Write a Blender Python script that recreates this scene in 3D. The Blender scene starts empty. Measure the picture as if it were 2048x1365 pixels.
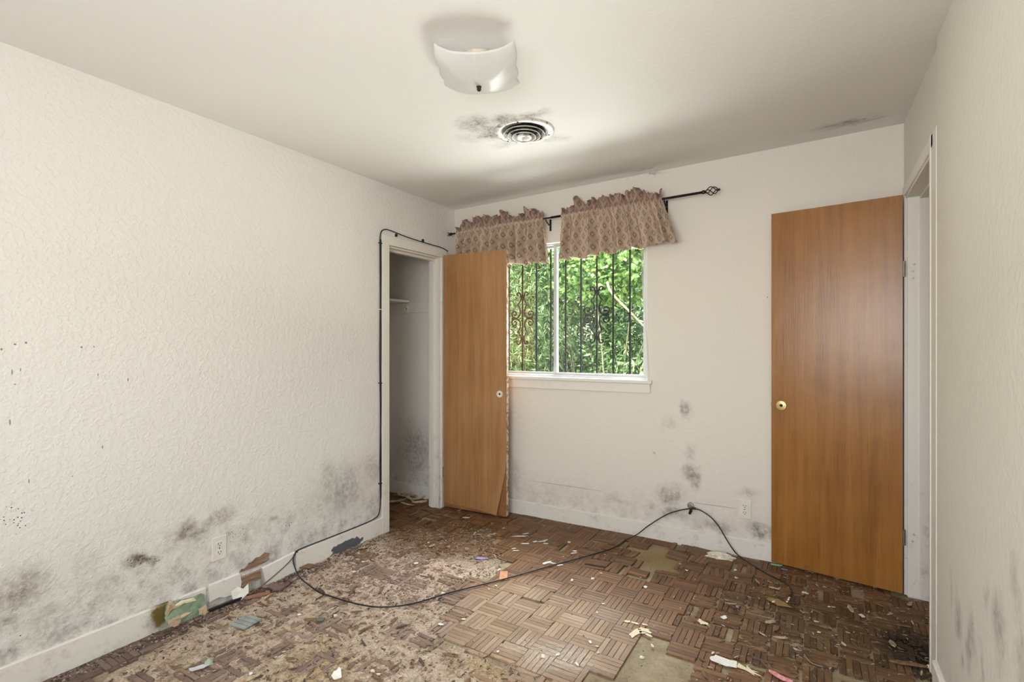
import bpy, bmesh, math, random
from mathutils import Vector, Matrix, noise as mnoise

random.seed(7)
R = math.radians
scene = bpy.context.scene
COL = scene.collection

# ------------------------------------------------------------------ camera
F, YAW, CAMH, CXP, CYP = 1013.0, R(31.2), 1.28, 1024.0, 691.0
cam_d = bpy.data.cameras.new('camera')
cam_d.sensor_width = 36.0
cam_d.lens = F / 2048.0 * 36.0
cam_d.shift_y = (CYP - 682.5) / 2048.0
cam_d.clip_start = 0.02
cam = bpy.data.objects.new('camera', cam_d)
cam.location = (0, 0, CAMH)
cam.rotation_euler = (R(90), 0, YAW)
COL.objects.link(cam)
scene.camera = cam

# ------------------------------------------------------------------ light
scene.view_settings.view_transform = 'Standard'
scene.view_settings.look = 'None'
scene.view_settings.gamma = 1.0
scene.view_settings.use_curve_mapping = False
scene.view_settings.exposure = 0.98
scene.cycles.max_bounces = 7
scene.cycles.diffuse_bounces = 4
scene.cycles.glossy_bounces = 3
scene.cycles.use_adaptive_sampling = True
scene.cycles.adaptive_threshold = 0.05
scene.cycles.transparent_max_bounces = 16
scene.cycles.caustics_reflective = False
scene.cycles.caustics_refractive = False
scene.cycles.sample_clamp_indirect = 6.0

world = bpy.data.worlds.new('sky')
scene.world = world
world.use_nodes = True
wn = world.node_tree
sky = wn.nodes.new('ShaderNodeTexSky')
sky.sky_type = 'NISHITA'
sky.sun_disc = False
sky.sun_elevation = R(56)
sky.sun_rotation = R(200)
sky.air_density = 1.3
sky.dust_density = 1.5
wn.links.new(sky.outputs[0], wn.nodes['Background'].inputs[0])
wn.nodes['Background'].inputs[1].default_value = 0.22

def add_light(name, kind, energy, loc, rot, color=(1, 1, 1), **kw):
    l = bpy.data.lights.new(name, kind)
    l.energy = energy
    l.color = color
    for k, v in kw.items():
        setattr(l, k, v)
    o = bpy.data.objects.new(name, l)
    o.location = loc
    o.rotation_euler = rot
    COL.objects.link(o)
    return o

sun = add_light('sun', 'SUN', 6.0, (0, 0, 8), (0, 0, 0), (1.0, 0.96, 0.88), angle=R(0.6))
sun.rotation_euler = Vector((0.30, 0.62, -1.0)).to_track_quat('-Z', 'Y').to_euler()
# daylight of the window behind the camera (opening in wall_front)
REAR_Y = -0.75
add_light('rear_window_daylight', 'AREA', 31, (-0.47, REAR_Y - 0.10, 1.5), (R(90), 0, 0), (0.99, 0.99, 0.99),
          shape='RECTANGLE', size=1.5, size_y=1.1)
# added fill lamps boosting garden daylight, unseen below the sill and above the head
o = add_light('garden_low_fill', 'AREA', 120, (-1.75, 5.0, 0.48), (0, 0, 0), (1.0, 0.985, 0.95), shape='RECTANGLE', size=3.0, size_y=0.55)
o.rotation_euler = Vector((0, -1.0, 0.30)).to_track_quat('-Z', 'Y').to_euler()
o = add_light('garden_high_fill', 'AREA', 270, (-1.7, 4.9, 3.6), (0, 0, 0), (0.95, 0.98, 1.0), shape='RECTANGLE', size=2.6, size_y=1.4)  # added upper fill lamp, unseen above the window head
o.rotation_euler = Vector((0, -1.0, -1.2)).to_track_quat('-Z', 'Y').to_euler()

# ------------------------------------------------------------------ geometry of the room (metres)
XL, XR = -2.55, 0.39
A0 = Vector((-2.55, 3.307))                      # left end of the garden wall
_s = 0.0347
TB = Vector((1, _s)).normalized()                # along the garden wall
NB = Vector((TB.y, -TB.x))                       # out of it, into the room
ROTB = math.atan2(TB.y, TB.x)

def BW(u, v, z):
    p = A0 + TB * u + NB * v
    return Vector((p.x, p.y, z))

def ray(px, py):
    a = (px - CXP) / F
    return Vector((-math.sin(YAW) + a * math.cos(YAW), math.cos(YAW) + a * math.sin(YAW), -(py - CYP) / F))

def FL(px, py, z=0.0):                           # point of the floor (or another level)
    v = ray(px, py)
    return Vector((0, 0, CAMH)) + v * ((z - CAMH) / v.z)

def LW(px, py, X=XL):                            # point of the left wall
    v = ray(px, py)
    return Vector((0, 0, CAMH)) + v * (X / v.x)

def BP(px, py, off=0.0):                         # (u, z) of the garden wall
    v = ray(px, py)
    o = A0 + NB * off
    k = o.dot(NB) / Vector((v.x, v.y)).dot(NB)
    p = Vector((v.x, v.y)) * k
    return (p - A0).dot(TB), CAMH + k * v.z

def proj(p):
    dx = -math.sin(YAW) * p.x + math.cos(YAW) * p.y
    rx = math.cos(YAW) * p.x + math.sin(YAW) * p.y
    return CXP + F * rx / dx, CYP - F * (p.z - CAMH) / dx, dx

def ceil_z(x, y):
    f = min(max((x - XL) / (XR - XL), -0.3), 1.3)
    yy = min(max(y, 1.2), 3.8)
    return 2.387 + f * (0.026 + 0.047 * (yy - 2.2))

# ------------------------------------------------------------------ node helpers
class NT:
    def __init__(self, name):
        self.m = bpy.data.materials.new(name)
        self.m.use_nodes = True
        self.t = self.m.node_tree
        self.b = self.t.nodes['Principled BSDF']
        self.out = self.t.nodes['Material Output']
    def n(self, typ, **kw):
        x = self.t.nodes.new(typ)
        for k, v in kw.items():
            setattr(x, k, v)
        return x
    def put(self, sock, v):
        if hasattr(v, 'is_output') or isinstance(v, bpy.types.NodeSocket):
            self.t.links.new(v, sock)
        else:
            if sock.type == 'RGBA' and len(v) == 3:
                v = (*v, 1)
            sock.default_value = v
    def math(self, op, a, b=0.0, c=0.0, clamp=False):
        x = self.n('ShaderNodeMath', operation=op, use_clamp=clamp)
        self.put(x.inputs[0], a); self.put(x.inputs[1], b); self.put(x.inputs[2], c)
        return x.outputs[0]
    def add(self, a, b): return self.math('ADD', a, b)
    def mul(self, a, b): return self.math('MULTIPLY', a, b)
    def mx(self, a, b): return self.math('MAXIMUM', a, b)
    def vm(self, op, a, b=(0, 0, 0)):
        x = self.n('ShaderNodeVectorMath', operation=op)
        self.put(x.inputs[0], a)
        if op == 'SCALE': self.put(x.inputs['Scale'], b)
        else: self.put(x.inputs[1], b)
        return x.outputs['Value'] if op in ('LENGTH', 'DOT_PRODUCT', 'DISTANCE') else x.outputs[0]
    def step(self, v, a, b, lo=0.0, hi=1.0):
        x = self.n('ShaderNodeMapRange', interpolation_type='SMOOTHSTEP')
        self.put(x.inputs[0], v)
        for i, q in enumerate((a, b, lo, hi)):
            self.put(x.inputs[i + 1], q)
        return x.outputs[0]
    def noise(self, scale, detail=4.0, rough=0.55, vec=None, dist=0.0, col=False):
        x = self.n('ShaderNodeTexNoise')
        x.inputs['Scale'].default_value = scale
        x.inputs['Detail'].default_value = detail
        x.inputs['Roughness'].default_value = rough
        x.inputs['Distortion'].default_value = dist
        if vec is not None: self.put(x.inputs['Vector'], vec)
        return x.outputs['Color' if col else 'Fac']
    def voro(self, scale, vec=None, feature='F1'):
        x = self.n('ShaderNodeTexVoronoi', feature=feature)
        x.inputs['Scale'].default_value = scale
        if vec is not None: self.put(x.inputs['Vector'], vec)
        return x
    def mix(self, f, a, b, mode='MIX'):
        x = self.n('ShaderNodeMix', data_type='RGBA', blend_type=mode)
        self.put(x.inputs[0], f); self.put(x.inputs[6], a); self.put(x.inputs[7], b)
        return x.outputs[2]
    def ramp(self, f, stops, interp='LINEAR'):
        x = self.n('ShaderNodeValToRGB')
        cr = x.color_ramp
        cr.interpolation = interp
        while len(cr.elements) < len(stops): cr.elements.new(0.5)
        for e, (p, c) in zip(cr.elements, stops):
            e.position = p; e.color = (*c, 1)
        self.put(x.inputs[0], f)
        return x.outputs[0]
    def pos(self): return self.n('ShaderNodeNewGeometry').outputs['Position']
    def obj(self): return self.n('ShaderNodeTexCoord').outputs['Object']
    def uv(self): return self.n('ShaderNodeTexCoord').outputs['UV']
    def sep(self, v):
        x = self.n('ShaderNodeSeparateXYZ'); self.put(x.inputs[0], v); return x.outputs
    def comb(self, a, b, c):
        x = self.n('ShaderNodeCombineXYZ')
        self.put(x.inputs[0], a); self.put(x.inputs[1], b); self.put(x.inputs[2], c)
        return x.outputs[0]
    def bump(self, h, strength=0.3, dist=0.01):
        x = self.n('ShaderNodeBump')
        self.put(x.inputs['Strength'], strength)
        x.inputs['Distance'].default_value = dist
        self.put(x.inputs['Height'], h)
        self.t.links.new(x.outputs[0], self.b.inputs['Normal'])
        return x
    def set(self, color=None, rough=None, metal=None, spec=None, **kw):
        if color is not None: self.put(self.b.inputs['Base Color'], color)
        if rough is not None: self.put(self.b.inputs['Roughness'], rough)
        if metal is not None: self.put(self.b.inputs['Metallic'], metal)
        if spec is not None: self.put(self.b.inputs['Specular IOR Level'], spec)
        return self
    def blob(self, p, c, r, soft=0.0):
        d = self.vm('LENGTH', self.vm('MULTIPLY', self.vm('SUBTRACT', p, tuple(c)), tuple(1.0 / q for q in r)))
        return self.step(d, soft, 1.0, 1.0, 0.0)

def simple(name, color, rough=0.6, metal=0.0, var=0.12, scale=30.0, bump=0.0, spec=0.4):
    k = NT(name)
    n = k.noise(scale, 4, 0.6, k.pos())
    dark = tuple(c * (1 - var) for c in color)
    light = tuple(min(1, c * (1 + var)) for c in color)
    k.set(k.ramp(n, [(0.3, dark), (0.7, light)]), rough, metal, spec)
    if bump: k.bump(n, bump, 0.004)
    return k.m

def wall_material(name, color, blobs, band=None, bump=0.35, dark=(0.155, 0.130, 0.110), olive=(0.20, 0.17, 0.09), specks=(), lines=()):
    """painted plaster with mould. blobs: (centre, radii, strength, olive 0..1); band: (height, strength)"""
    k = NT(name)
    p = k.pos()
    warp = k.vm('SCALE', k.vm('SUBTRACT', k.noise(7, 3, 0.65, p, col=True), (0.5, 0.5, 0.5)), 0.16)
    pw = k.vm('ADD', p, warp)
    fine = k.step(k.noise(38, 3, 0.75, p), 0.34, 0.66)
    mid = k.step(k.noise(11, 4, 0.7, p), 0.30, 0.70)
    tex = k.add(0.22, k.mul(k.add(k.mul(fine, 0.55), k.mul(mid, 0.5)), 0.85))
    total, oli = None, None
    for c, r, st, ol in blobs:
        b = k.mul(k.blob(pw, c, r), st)
        total = b if total is None else k.mx(total, b)
        if ol:
            q = k.mul(b, ol); oli = q if oli is None else k.mx(oli, q)
    if band:
        z = k.sep(pw)[2]
        b = k.mul(k.mul(k.step(z, 0.02, band[0], 1.0, 0.0), band[1]), mid)
        total = b if total is None else k.mx(total, b)
    col = k.mix(k.mul(k.noise(1.7, 1, 0.5, p), 0.35), color, tuple(c * 0.93 for c in color))
    if total is not None:
        f = k.math('MULTIPLY', total, tex, clamp=True)
        dk = dark if oli is None else k.mix(k.math('MULTIPLY', oli, 1.3, clamp=True), dark, olive)
        col = k.mix(f, col, dk)
        dots = k.step(k.voro(95, p).outputs['Distance'], 0.10, 0.22, 1.0, 0.0)
        sel = k.step(k.noise(22, 1, 0.6, p), 0.60, 0.66)
        col = k.mix(k.mul(k.mul(k.mul(dots, sel), k.step(total, 0.12, 0.55)), 0.8), col, (0.05, 0.045, 0.04))
    if specks:
        dots = k.step(k.voro(95, p).outputs['Distance'], 0.16, 0.27, 1.0, 0.0)
        sel = k.noise(36, 0, 0.5, p)
        ms_ = None
        for c, r, scale, dens in specks:
            q = k.mul(k.step(sel, dens, dens + 0.03), k.step(k.blob(pw, c, r), 0.15, 0.5))
            ms_ = q if ms_ is None else k.mx(ms_, q)
        col = k.mix(k.mul(dots, ms_), col, (0.04, 0.035, 0.03))
    for c, r in lines:
        col = k.mix(k.mul(k.step(k.blob(p, c, r), 0.2, 0.7), 0.75), col, (0.06, 0.055, 0.05))
    k.set(col, 0.62, 0.0, 0.25)
    h = k.add(k.mul(k.step(k.noise(42, 2, 0.55, p), 0.42, 0.62), 0.7), k.mul(k.noise(130, 1, 0.6, p), 0.35))
    k.bump(h, bump, 0.006)
    return k.m

# ------------------------------------------------------------------ mesh helpers
def mesh_obj(name, verts, faces, mat=None, parent=None, smooth=False, uvs=None):
    me = bpy.data.meshes.new(name)
    me.from_pydata([tuple(v) for v in verts], [], faces)
    if mat: me.materials.append(mat)
    if smooth:
        me.polygons.foreach_set('use_smooth', [True] * len(me.polygons))
    if uvs is not None:
        uvl = me.uv_layers.new(name='UVMap')
        for lp in me.loops:
            uvl.data[lp.index].uv = uvs[lp.vertex_index]
    me.update()
    o = bpy.data.objects.new(name, me)
    COL.objects.link(o)
    if parent: o.parent = parent
    return o

class MB:
    """collects shapes of ONE part"""
    def __init__(self): self.v, self.f = [], []
    def add(self, vs, fs):
        b = len(self.v)
        self.v += [Vector(q) for q in vs]
        self.f += [tuple(i + b for i in q) for q in fs]
        return self
    def box(self, lo, hi, M=None):
        x0, y0, z0 = lo; x1, y1, z1 = hi
        vs = [Vector(q) for q in ((x0, y0, z0), (x1, y0, z0), (x1, y1, z0), (x0, y1, z0), (x0, y0, z1), (x1, y0, z1), (x1, y1, z1), (x0, y1, z1))]
        if M: vs = [M(q) for q in vs]
        return self.add(vs, [(3, 2, 1, 0), (4, 5, 6, 7), (0, 1, 5, 4), (1, 2, 6, 5), (2, 3, 7, 6), (3, 0, 4, 7)])
    def tube(self, pts, r, n=8, caps=True):
        pts = [Vector(p) for p in pts]
        rr = r if isinstance(r, (list, tuple)) else [r] * len(pts)
        rings, up = [], None
        for i, p in enumerate(pts):
            a = pts[max(i - 1, 0)]; c = pts[min(i + 1, len(pts) - 1)]
            t = (c - a)
            if t.length < 1e-9: t = Vector((0, 0, 1))
            t.normalize()
            if up is None:
                up = Vector((0, 0, 1)) if abs(t.z) < 0.9 else Vector((1, 0, 0))
            s = t.cross(up)
            if s.length < 1e-6: s = t.orthogonal()
            s.normalize(); up = s.cross(t).normalized()
            rings.append([p + (s * math.cos(2 * math.pi * k / n) + up * math.sin(2 * math.pi * k / n)) * rr[i] for k in range(n)])
        b = len(self.v)
        for g in rings: self.v += g
        for i in range(len(rings) - 1):
            for k in range(n):
                a0 = b + i * n + k; a1 = b + i * n + (k + 1) % n
                self.f.append((a0, a1, a1 + n, a0 + n))
        if caps:
            self.f.append(tuple(b + k for k in range(n))[::-1])
            self.f.append(tuple(b + (len(rings) - 1) * n + k for k in range(n)))
        return self
    def lathe(self, prof, centre=(0, 0, 0), n=32, M=None):
        c = Vector(centre); b = len(self.v)
        for r, z in prof:
            for k in range(n):
                a = 2 * math.pi * k / n
                q = Vector((r * math.cos(a), r * math.sin(a), z))
                self.v.append((M(q) if M else q) + c)
        for i in range(len(prof) - 1):
            for k in range(n):
                a0 = b + i * n + k; a1 = b + i * n + (k + 1) % n
                self.f.append((a0, a1, a1 + n, a0 + n))
        return self
    def build(self, name, mat, parent=None, smooth=False, bevel=0.0):
        o = mesh_obj(name, self.v, self.f, mat, parent, smooth)
        if bevel:
            m = o.modifiers.new('bevel', 'BEVEL'); m.width = bevel; m.segments = 2; m.limit_method = 'ANGLE'
        return o

def empty(name, loc=(0, 0, 0), rz=0.0):
    o = bpy.data.objects.new(name, None)
    o.empty_display_size = 0.05
    o.location = loc; o.rotation_euler = (0, 0, rz)
    COL.objects.link(o)
    return o

def tag(o, label, cat, group=None, kind=None):
    o['label'] = label; o['category'] = cat
    if group: o['group'] = group
    if kind: o['kind'] = kind
    return o

def struct(o, label, cat):
    return tag(o, label, cat, kind='structure')

def catmull(pts, n=8):
    pts = [Vector(p) for p in pts]
    out = []
    for i in range(len(pts) - 1):
        p0 = pts[max(i - 1, 0)]; p1 = pts[i]; p2 = pts[i + 1]; p3 = pts[min(i + 2, len(pts) - 1)]
        for k in range(n):
            t = k / n
            out.append(0.5 * ((2 * p1) + (p2 - p0) * t + (2 * p0 - 5 * p1 + 4 * p2 - p3) * t * t + (3 * p1 - p0 - 3 * p2 + p3) * t ** 3))
    out.append(pts[-1])
    return out

def fbm(x, y, z=0.0, oct=4):
    return mnoise.fractal(Vector((x, y, z)), 1.0, 2.0, oct)

# ------------------------------------------------------------------ materials of the room
CREAM = (0.80, 0.783, 0.745)
WHITEP = (0.81, 0.785, 0.725)

def lb(px, py, ry, rz, st, ol=0.0):
    p = LW(px, py); return (p, (0.3, ry, rz), st, ol)
def bb(px, py, ru, rz, st, ol=0.0):
    u, z = BP(px, py); return (BW(u, 0, z), (ru, 0.3, rz), st, ol)
def cb(px, py, rx, ry, st, ol=0.0):
    p = FL(px, py, 2.41); return (p, (rx, ry, 0.3), st, ol)
def rb(px, py, ry, rz, st, ol=0.0):
    v = ray(px, py); p = Vector((0, 0, CAMH)) + v * (0.375 / v.x); return (p, (0.3, ry, rz), st, ol)

M_WALL_L = wall_material('left_wall_paint', CREAM, [
    lb(690, 985, 0.30, 0.27, 0.62), lb(640, 1010, 0.22, 0.15, 0.34, 0.4), lb(742, 940, 0.12, 0.18, 0.55), lb(660, 960, 0.15, 0.17, 0.55),
    lb(385, 1062, 0.17, 0.08, 1.0, 0.85), lb(285, 1122, 0.08, 0.055, 1.1, 0.3), lb(340, 1095, 0.13, 0.07, 0.42, 0.5), lb(445, 1035, 0.10, 0.085, 0.95, 0.8),
    lb(548, 1045, 0.09, 0.03, 0.62), lb(490, 1080, 0.09, 0.05, 0.5), lb(610, 1060, 0.14, 0.07, 0.36),
    lb(30, 1190, 0.24, 0.13, 0.75, 0.6), lb(100, 1230, 0.16, 0.07, 0.5, 0.5), lb(0, 1250, 0.13, 0.06, 0.7, 0.5), lb(200, 1160, 0.15, 0.06, 0.36, 0.3),
    lb(300, 1190, 0.2, 0.07, 0.30), lb(420, 1150, 0.2, 0.06, 0.30),
    ], band=(0.62, 0.64), bump=0.33, specks=[
    (LW(38, 1040), (0.3, 0.06, 0.10), 90, 0.30), (LW(285, 1122), (0.3, 0.07, 0.055), 110, 0.33), (LW(470, 1075), (0.3, 0.10, 0.045), 100, 0.42),
    (LW(585, 1048), (0.3, 0.09, 0.04), 120, 0.40), (LW(40, 1270), (0.3, 0.03, 0.014), 60, 0.3)],
    lines=[(LW(256, 760), (0.3, 0.004, 0.014)), (LW(20, 845), (0.3, 0.004, 0.02)), (LW(205, 895), (0.3, 0.004, 0.013)), (LW(30, 689), (0.3, 0.007, 0.006)),
           (LW(52, 686), (0.3, 0.007, 0.007)), (LW(3, 699), (0.3, 0.006, 0.008)), (LW(163, 695), (0.3, 0.006, 0.008)), (LW(24, 745), (0.3, 0.003, 0.02)),
           (LW(41, 740), (0.3, 0.003, 0.012)), (LW(188, 694), (0.3, 0.004, 0.006)), (LW(58, 963), (0.3, 0.003, 0.016)), (LW(30, 769), (0.3, 0.005, 0.004)),
           (LW(196, 750), (0.3, 0.003, 0.012)), (LW(145, 953), (0.3, 0.004, 0.004))])
M_WALL_B = wall_material('garden_wall_paint', (0.80, 0.755, 0.69), [
    bb(1375, 820, 0.05, 0.085, 0.95), bb(1340, 850, 0.06, 0.06, 0.30), bb(1387, 955, 0.08, 0.12, 0.95), bb(1385, 910, 0.05, 0.09, 0.34),
    bb(1340, 990, 0.13, 0.10, 0.8), bb(1325, 980, 0.05, 0.05, 0.55), bb(1300, 1010, 0.05, 0.05, 0.45), bb(1345, 1025, 0.15, 0.07, 0.75),
    bb(1435, 1058, 0.16, 0.07, 0.9), bb(1525, 1065, 0.15, 0.09, 0.85), bb(1495, 990, 0.10, 0.06, 0.42), bb(1305, 907, 0.015, 0.015, 0.9, 1.0),
    bb(1240, 1000, 0.2, 0.05, 0.34), bb(1035, 960, 0.06, 0.20, 0.42), bb(1100, 990, 0.2, 0.05, 0.26), bb(1290, 350, 0.16, 0.02, 0.7)],
    band=(0.42, 0.34), bump=0.14,
    lines=[(BW(*((lambda q: (q[0], 0, q[1]))(BP(1130, 972)))), (0.5, 0.3, 0.0022)), (BW(*((lambda q: (q[0], 0, q[1]))(BP(1430, 1012)))), (0.25, 0.3, 0.0025)),
           (BW(*((lambda q: (q[0], 0, q[1]))(BP(1535, 595)))), (0.006, 0.3, 0.006))])
M_WALL_R = wall_material('right_wall_paint', (0.77, 0.745, 0.67), [
    rb(1915, 1230, 0.07, 0.10, 0.75), rb(1940, 1290, 0.07, 0.14, 0.62), rb(1970, 1200, 0.05, 0.07, 0.40), rb(2000, 1260, 0.08, 0.13, 0.62),
    rb(2030, 1170, 0.06, 0.12, 0.42, 0.6), rb(1925, 1315, 0.03, 0.05, 0.7), rb(1960, 1330, 0.03, 0.09, 0.5), rb(1900, 1180, 0.03, 0.08, 0.34), rb(2040, 1320, 0.05, 0.12, 0.42)],
    band=(0.30, 0.25), bump=0.14)
M_WALL_X = wall_material('plain_wall_paint', CREAM, [((0, -1, 0.1), (2, 2, 0.2), 0.1, 0)], bump=0.2)
M_CLOSET = wall_material('closet_wall_paint', (0.82, 0.785, 0.74), [
    ((-2.95, 3.31, 0.38), (0.36, 0.4, 0.40), 0.75, 0.2), ((-3.1, 3.31, 0.35), (0.2, 0.4, 0.45), 0.42, 0), ((-2.88, 3.31, 0.50), (0.08, 0.4, 0.10), 0.7, 0.2),
    ((-3.0, 3.31, 0.62), (0.09, 0.4, 0.08), 0.4, 0)], band=(0.75, 0.5), bump=0.12)
M_CEIL = wall_material('ceiling_paint', (0.81, 0.80, 0.77), [
    cb(955, 242, 0.15, 0.15, 0.95, 0.3), cb(980, 262, 0.13, 0.13, 1.1, 0.25), cb(1010, 235, 0.14, 0.10, 0.95, 0.15), cb(1060, 226, 0.16, 0.07, 0.85, 0.1), cb(1047, 258, 0.20, 0.20, 0.75, 0.15),
    cb(1110, 275, 0.09, 0.09, 0.42, 0.1), cb(1010, 285, 0.14, 0.07, 0.40, 0.1), cb(940, 270, 0.12, 0.10, 0.30, 0.2),
    cb(1690, 264, 0.22, 0.08, 0.75), cb(1750, 255, 0.12, 0.04, 0.45), cb(1290, 345, 0.13, 0.03, 0.75)], bump=0.06,
    specks=[(FL(960, 250, 2.41), (0.10, 0.12, 0.3), 90, 0.5)])
k = NT('white_trim_paint')
p = k.pos()
g = k.mul(k.step(k.noise(14, 6, 0.7, p), 0.5, 0.75), k.step(k.sep(p)[2], 0.0, 0.9, 0.75, 0.12))
chip = k.mul(k.step(k.noise(45, 4, 0.7, p), 0.66, 0.70), k.step(k.sep(p)[2], 0.0, 0.8, 1.0, 0.15))
k.set(k.mix(k.mul(chip, 0.55), k.mix(k.mul(g, 0.75), WHITEP, (0.40, 0.33, 0.21)), (0.22, 0.16, 0.10)), 0.42, 0, 0.4)
k.bump(k.noise(60, 3, 0.5, p), 0.12, 0.003)
M_TRIM = k.m
k = NT('baseboard_paint')
p = k.pos()
g = k.step(k.noise(16, 6, 0.72, p), 0.50, 0.74)
gg = k.mul(g, 0.42)
st = LW(322, 1225)
stain = k.mul(k.blob(k.vm('ADD', p, k.vm('SCALE', k.vm('SUBTRACT', k.noise(30, 4, 0.7, p, col=True), (0.5, 0.5, 0.5)), 0.10)), st, (0.2, 0.085, 0.11)), 1.5)
grey = k.blob(k.vm('ADD', p, k.vm('SCALE', k.vm('SUBTRACT', k.noise(16, 4, 0.65, p, col=True), (0.5, 0.5, 0.5)), 0.085)), LW(695, 1092, XL + 0.016), (0.2, 0.17, 0.045))
c = k.mix(gg, (0.80, 0.775, 0.72), (0.40, 0.32, 0.24))
c = k.mix(k.math('MINIMUM', stain, 1.0), c, (0.17, 0.125, 0.035))
c = k.mix(k.step(grey, 0.12, 0.16), c, (0.115, 0.12, 0.135))
k.set(c, 0.5, 0, 0.35)
k.bump(k.noise(40, 4, 0.6, p), 0.15, 0.004)
M_BASE = k.m
k = NT('bare_board_wood')
p = k.pos()
k.set(k.ramp(k.noise(30, 6, 0.7, k.vm('MULTIPLY', p, (1, 0.25, 2.5))), [(0.25, (0.10, 0.055, 0.035)), (0.5, (0.30, 0.19, 0.13)), (0.75, (0.52, 0.40, 0.29))]), 0.85, 0, 0.2)
k.bump(k.noise(60, 5, 0.7, k.vm('MULTIPLY', p, (1, 0.3, 2))), 0.6, 0.006)
M_BARE = k.m

def door_material(name, c0, c1, c2, rough):
    k = NT(name)
    p = k.obj()
    q = k.vm('MULTIPLY', p, (1, 1, 0.045))
    n1 = k.noise(22, 5, 0.62, q, dist=0.35)
    n2 = k.noise(170, 3, 0.6, k.vm('MULTIPLY', p, (1, 1, 0.03)))
    n3 = k.noise(3.0, 3, 0.5, p)
    f = k.add(k.add(k.mul(n1, 0.55), k.mul(n2, 0.25)), k.mul(n3, 0.32))
    col = k.ramp(f, [(0.38, c0), (0.56, c1), (0.74, c2)])
    s = k.step(k.noise(9, 5, 0.7, p), 0.60, 0.72)
    low = k.step(k.sep(p)[2], 0.08, 0.30, 1.0, 0.0)
    col = k.mix(k.mul(k.mul(s, low), 0.35), col, (0.16, 0.07, 0.02))
    k.set(col, k.add(rough, k.mul(n2, 0.10)), 0, 0.45)
    k.bump(k.add(k.mul(n2, 0.5), k.mul(k.noise(7, 2, 0.5, p), 1.6)), 0.16, 0.004)
    return k.m
M_DOOR_R = door_material('varnished_door_wood', (0.205, 0.080, 0.015), (0.315, 0.132, 0.026), (0.40, 0.180, 0.040), 0.24)
M_DOOR_C = door_material('worn_door_wood', (0.29, 0.140, 0.050), (0.395, 0.205, 0.082), (0.48, 0.275, 0.125), 0.34)
M_EDGE = simple('raw_door_edge', (0.55, 0.40, 0.24), 0.75, var=0.25, scale=60)
M_BLACK = simple('black_iron', (0.007, 0.0075, 0.008), 0.7, 0.0, var=0.4, spec=0.15)
M_BRONZE = simple('dark_rod_metal', (0.035, 0.033, 0.032), 0.32, 0.7, var=0.3)
M_CABLE = simple('black_cable_jacket', (0.016, 0.017, 0.019), 0.42, 0, var=0.3)
M_BRASS = simple('polished_brass', (0.80, 0.62, 0.26), 0.25, 0.85, var=0.08)
M_IVORY = simple('ivory_plastic', (0.80, 0.775, 0.69), 0.38, var=0.06)
M_SLOT = simple('dark_slot', (0.02, 0.018, 0.015), 0.8)
M_STEEL = simple('worn_steel', (0.45, 0.43, 0.40), 0.35, 0.9, var=0.25)
M_ALU = simple('window_aluminium', (0.62, 0.635, 0.65), 0.38, 0.35, var=0.06)
M_OUT = simple('exterior_render', (0.62, 0.60, 0.56), 0.9, bump=0.3)
M_CONC = simple('garden_paving', (0.62, 0.59, 0.53), 0.9, var=0.2, scale=8, bump=0.3)
k = NT('window_glass')
tr = k.n('ShaderNodeBsdfTransparent'); gl = k.n('ShaderNodeBsdfGlossy'); gl.inputs['Roughness'].default_value = 0.02
tr.inputs[0].default_value = (0.96, 0.98, 0.97, 1)
mxs = k.n('ShaderNodeMixShader'); mxs.inputs[0].default_value = 0.05
k.t.links.new(tr.outputs[0], mxs.inputs[1]); k.t.links.new(gl.outputs[0], mxs.inputs[2]); k.t.links.new(mxs.outputs[0], k.out.inputs[0])
M_GLASS = k.m

# ------------------------------------------------------------------ room shell
ZT = 2.62
w = MB()
CL0, CL1, CLH = 2.554, 3.105, 1.985                # closet opening along Y and its head
w.box((XL - 0.10, REAR_Y - 0.15, -0.05), (XL, CL0, ZT))
w.box((XL - 0.10, CL0, CLH), (XL, CL1, ZT))
w.box((XL - 0.10, CL1, -0.05), (XL, 3.34, ZT))
wall_left = struct(w.build('wall_left', M_WALL_L), 'cream painted left wall with mould creeping up from the baseboard', 'wall')

WU0, WU1, WZ0, WZ1 = 0.16, 1.575, 1.045, 2.045      # window opening
w = MB()
WT = -0.16
Bm = lambda q: BW(q.x, q.y, q.z)
w.box((-0.95, WT, -0.3), (WU0, 0, ZT), Bm)
w.box((WU1, WT, -0.3), (3.15, 0, ZT), Bm)
w.box((WU0, WT, -0.3), (WU1, 0, WZ0), Bm)
w.box((WU0, WT, WZ1), (WU1, 0, ZT), Bm)
wall_back = struct(w.build('wall_back', M_WALL_B), 'cream wall with the barred window and grey mould spots low down', 'wall')

DY0, DY1, DH = 2.565, 3.262, 2.045                   # doorway in the right wall
w = MB()
w.box((XR, 2.43, -0.05), (XR + 0.10, DY0, ZT))
w.box((XR, DY0, DH), (XR + 0.10, DY1, ZT))
w.box((XR, DY1, -0.05), (XR + 0.10, 3.42, ZT))
w.box((XR - 0.014, REAR_Y - 0.15, -0.05), (XR + 0.10, 2.432, ZT))
wall_right = struct(w.build('wall_right', M_WALL_R), 'pale right wall with dark mould streaks near the floor', 'wall')

RW = (-1.22, 0.28, 0.95, 2.1)
w = MB()
w.box((XL - 0.1, REAR_Y - 0.15, -0.05), (RW[0], REAR_Y, ZT))
w.box((RW[1], REAR_Y - 0.15, -0.05), (XR + 0.1, REAR_Y, ZT))
w.box((RW[0], REAR_Y - 0.15, -0.05), (RW[1], REAR_Y, RW[2]))
w.box((RW[0], REAR_Y - 0.15, RW[3]), (RW[1], REAR_Y, ZT))
struct(w.build('wall_front', M_WALL_X), 'plain cream wall with a window opposite the barred window', 'wall')

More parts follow.
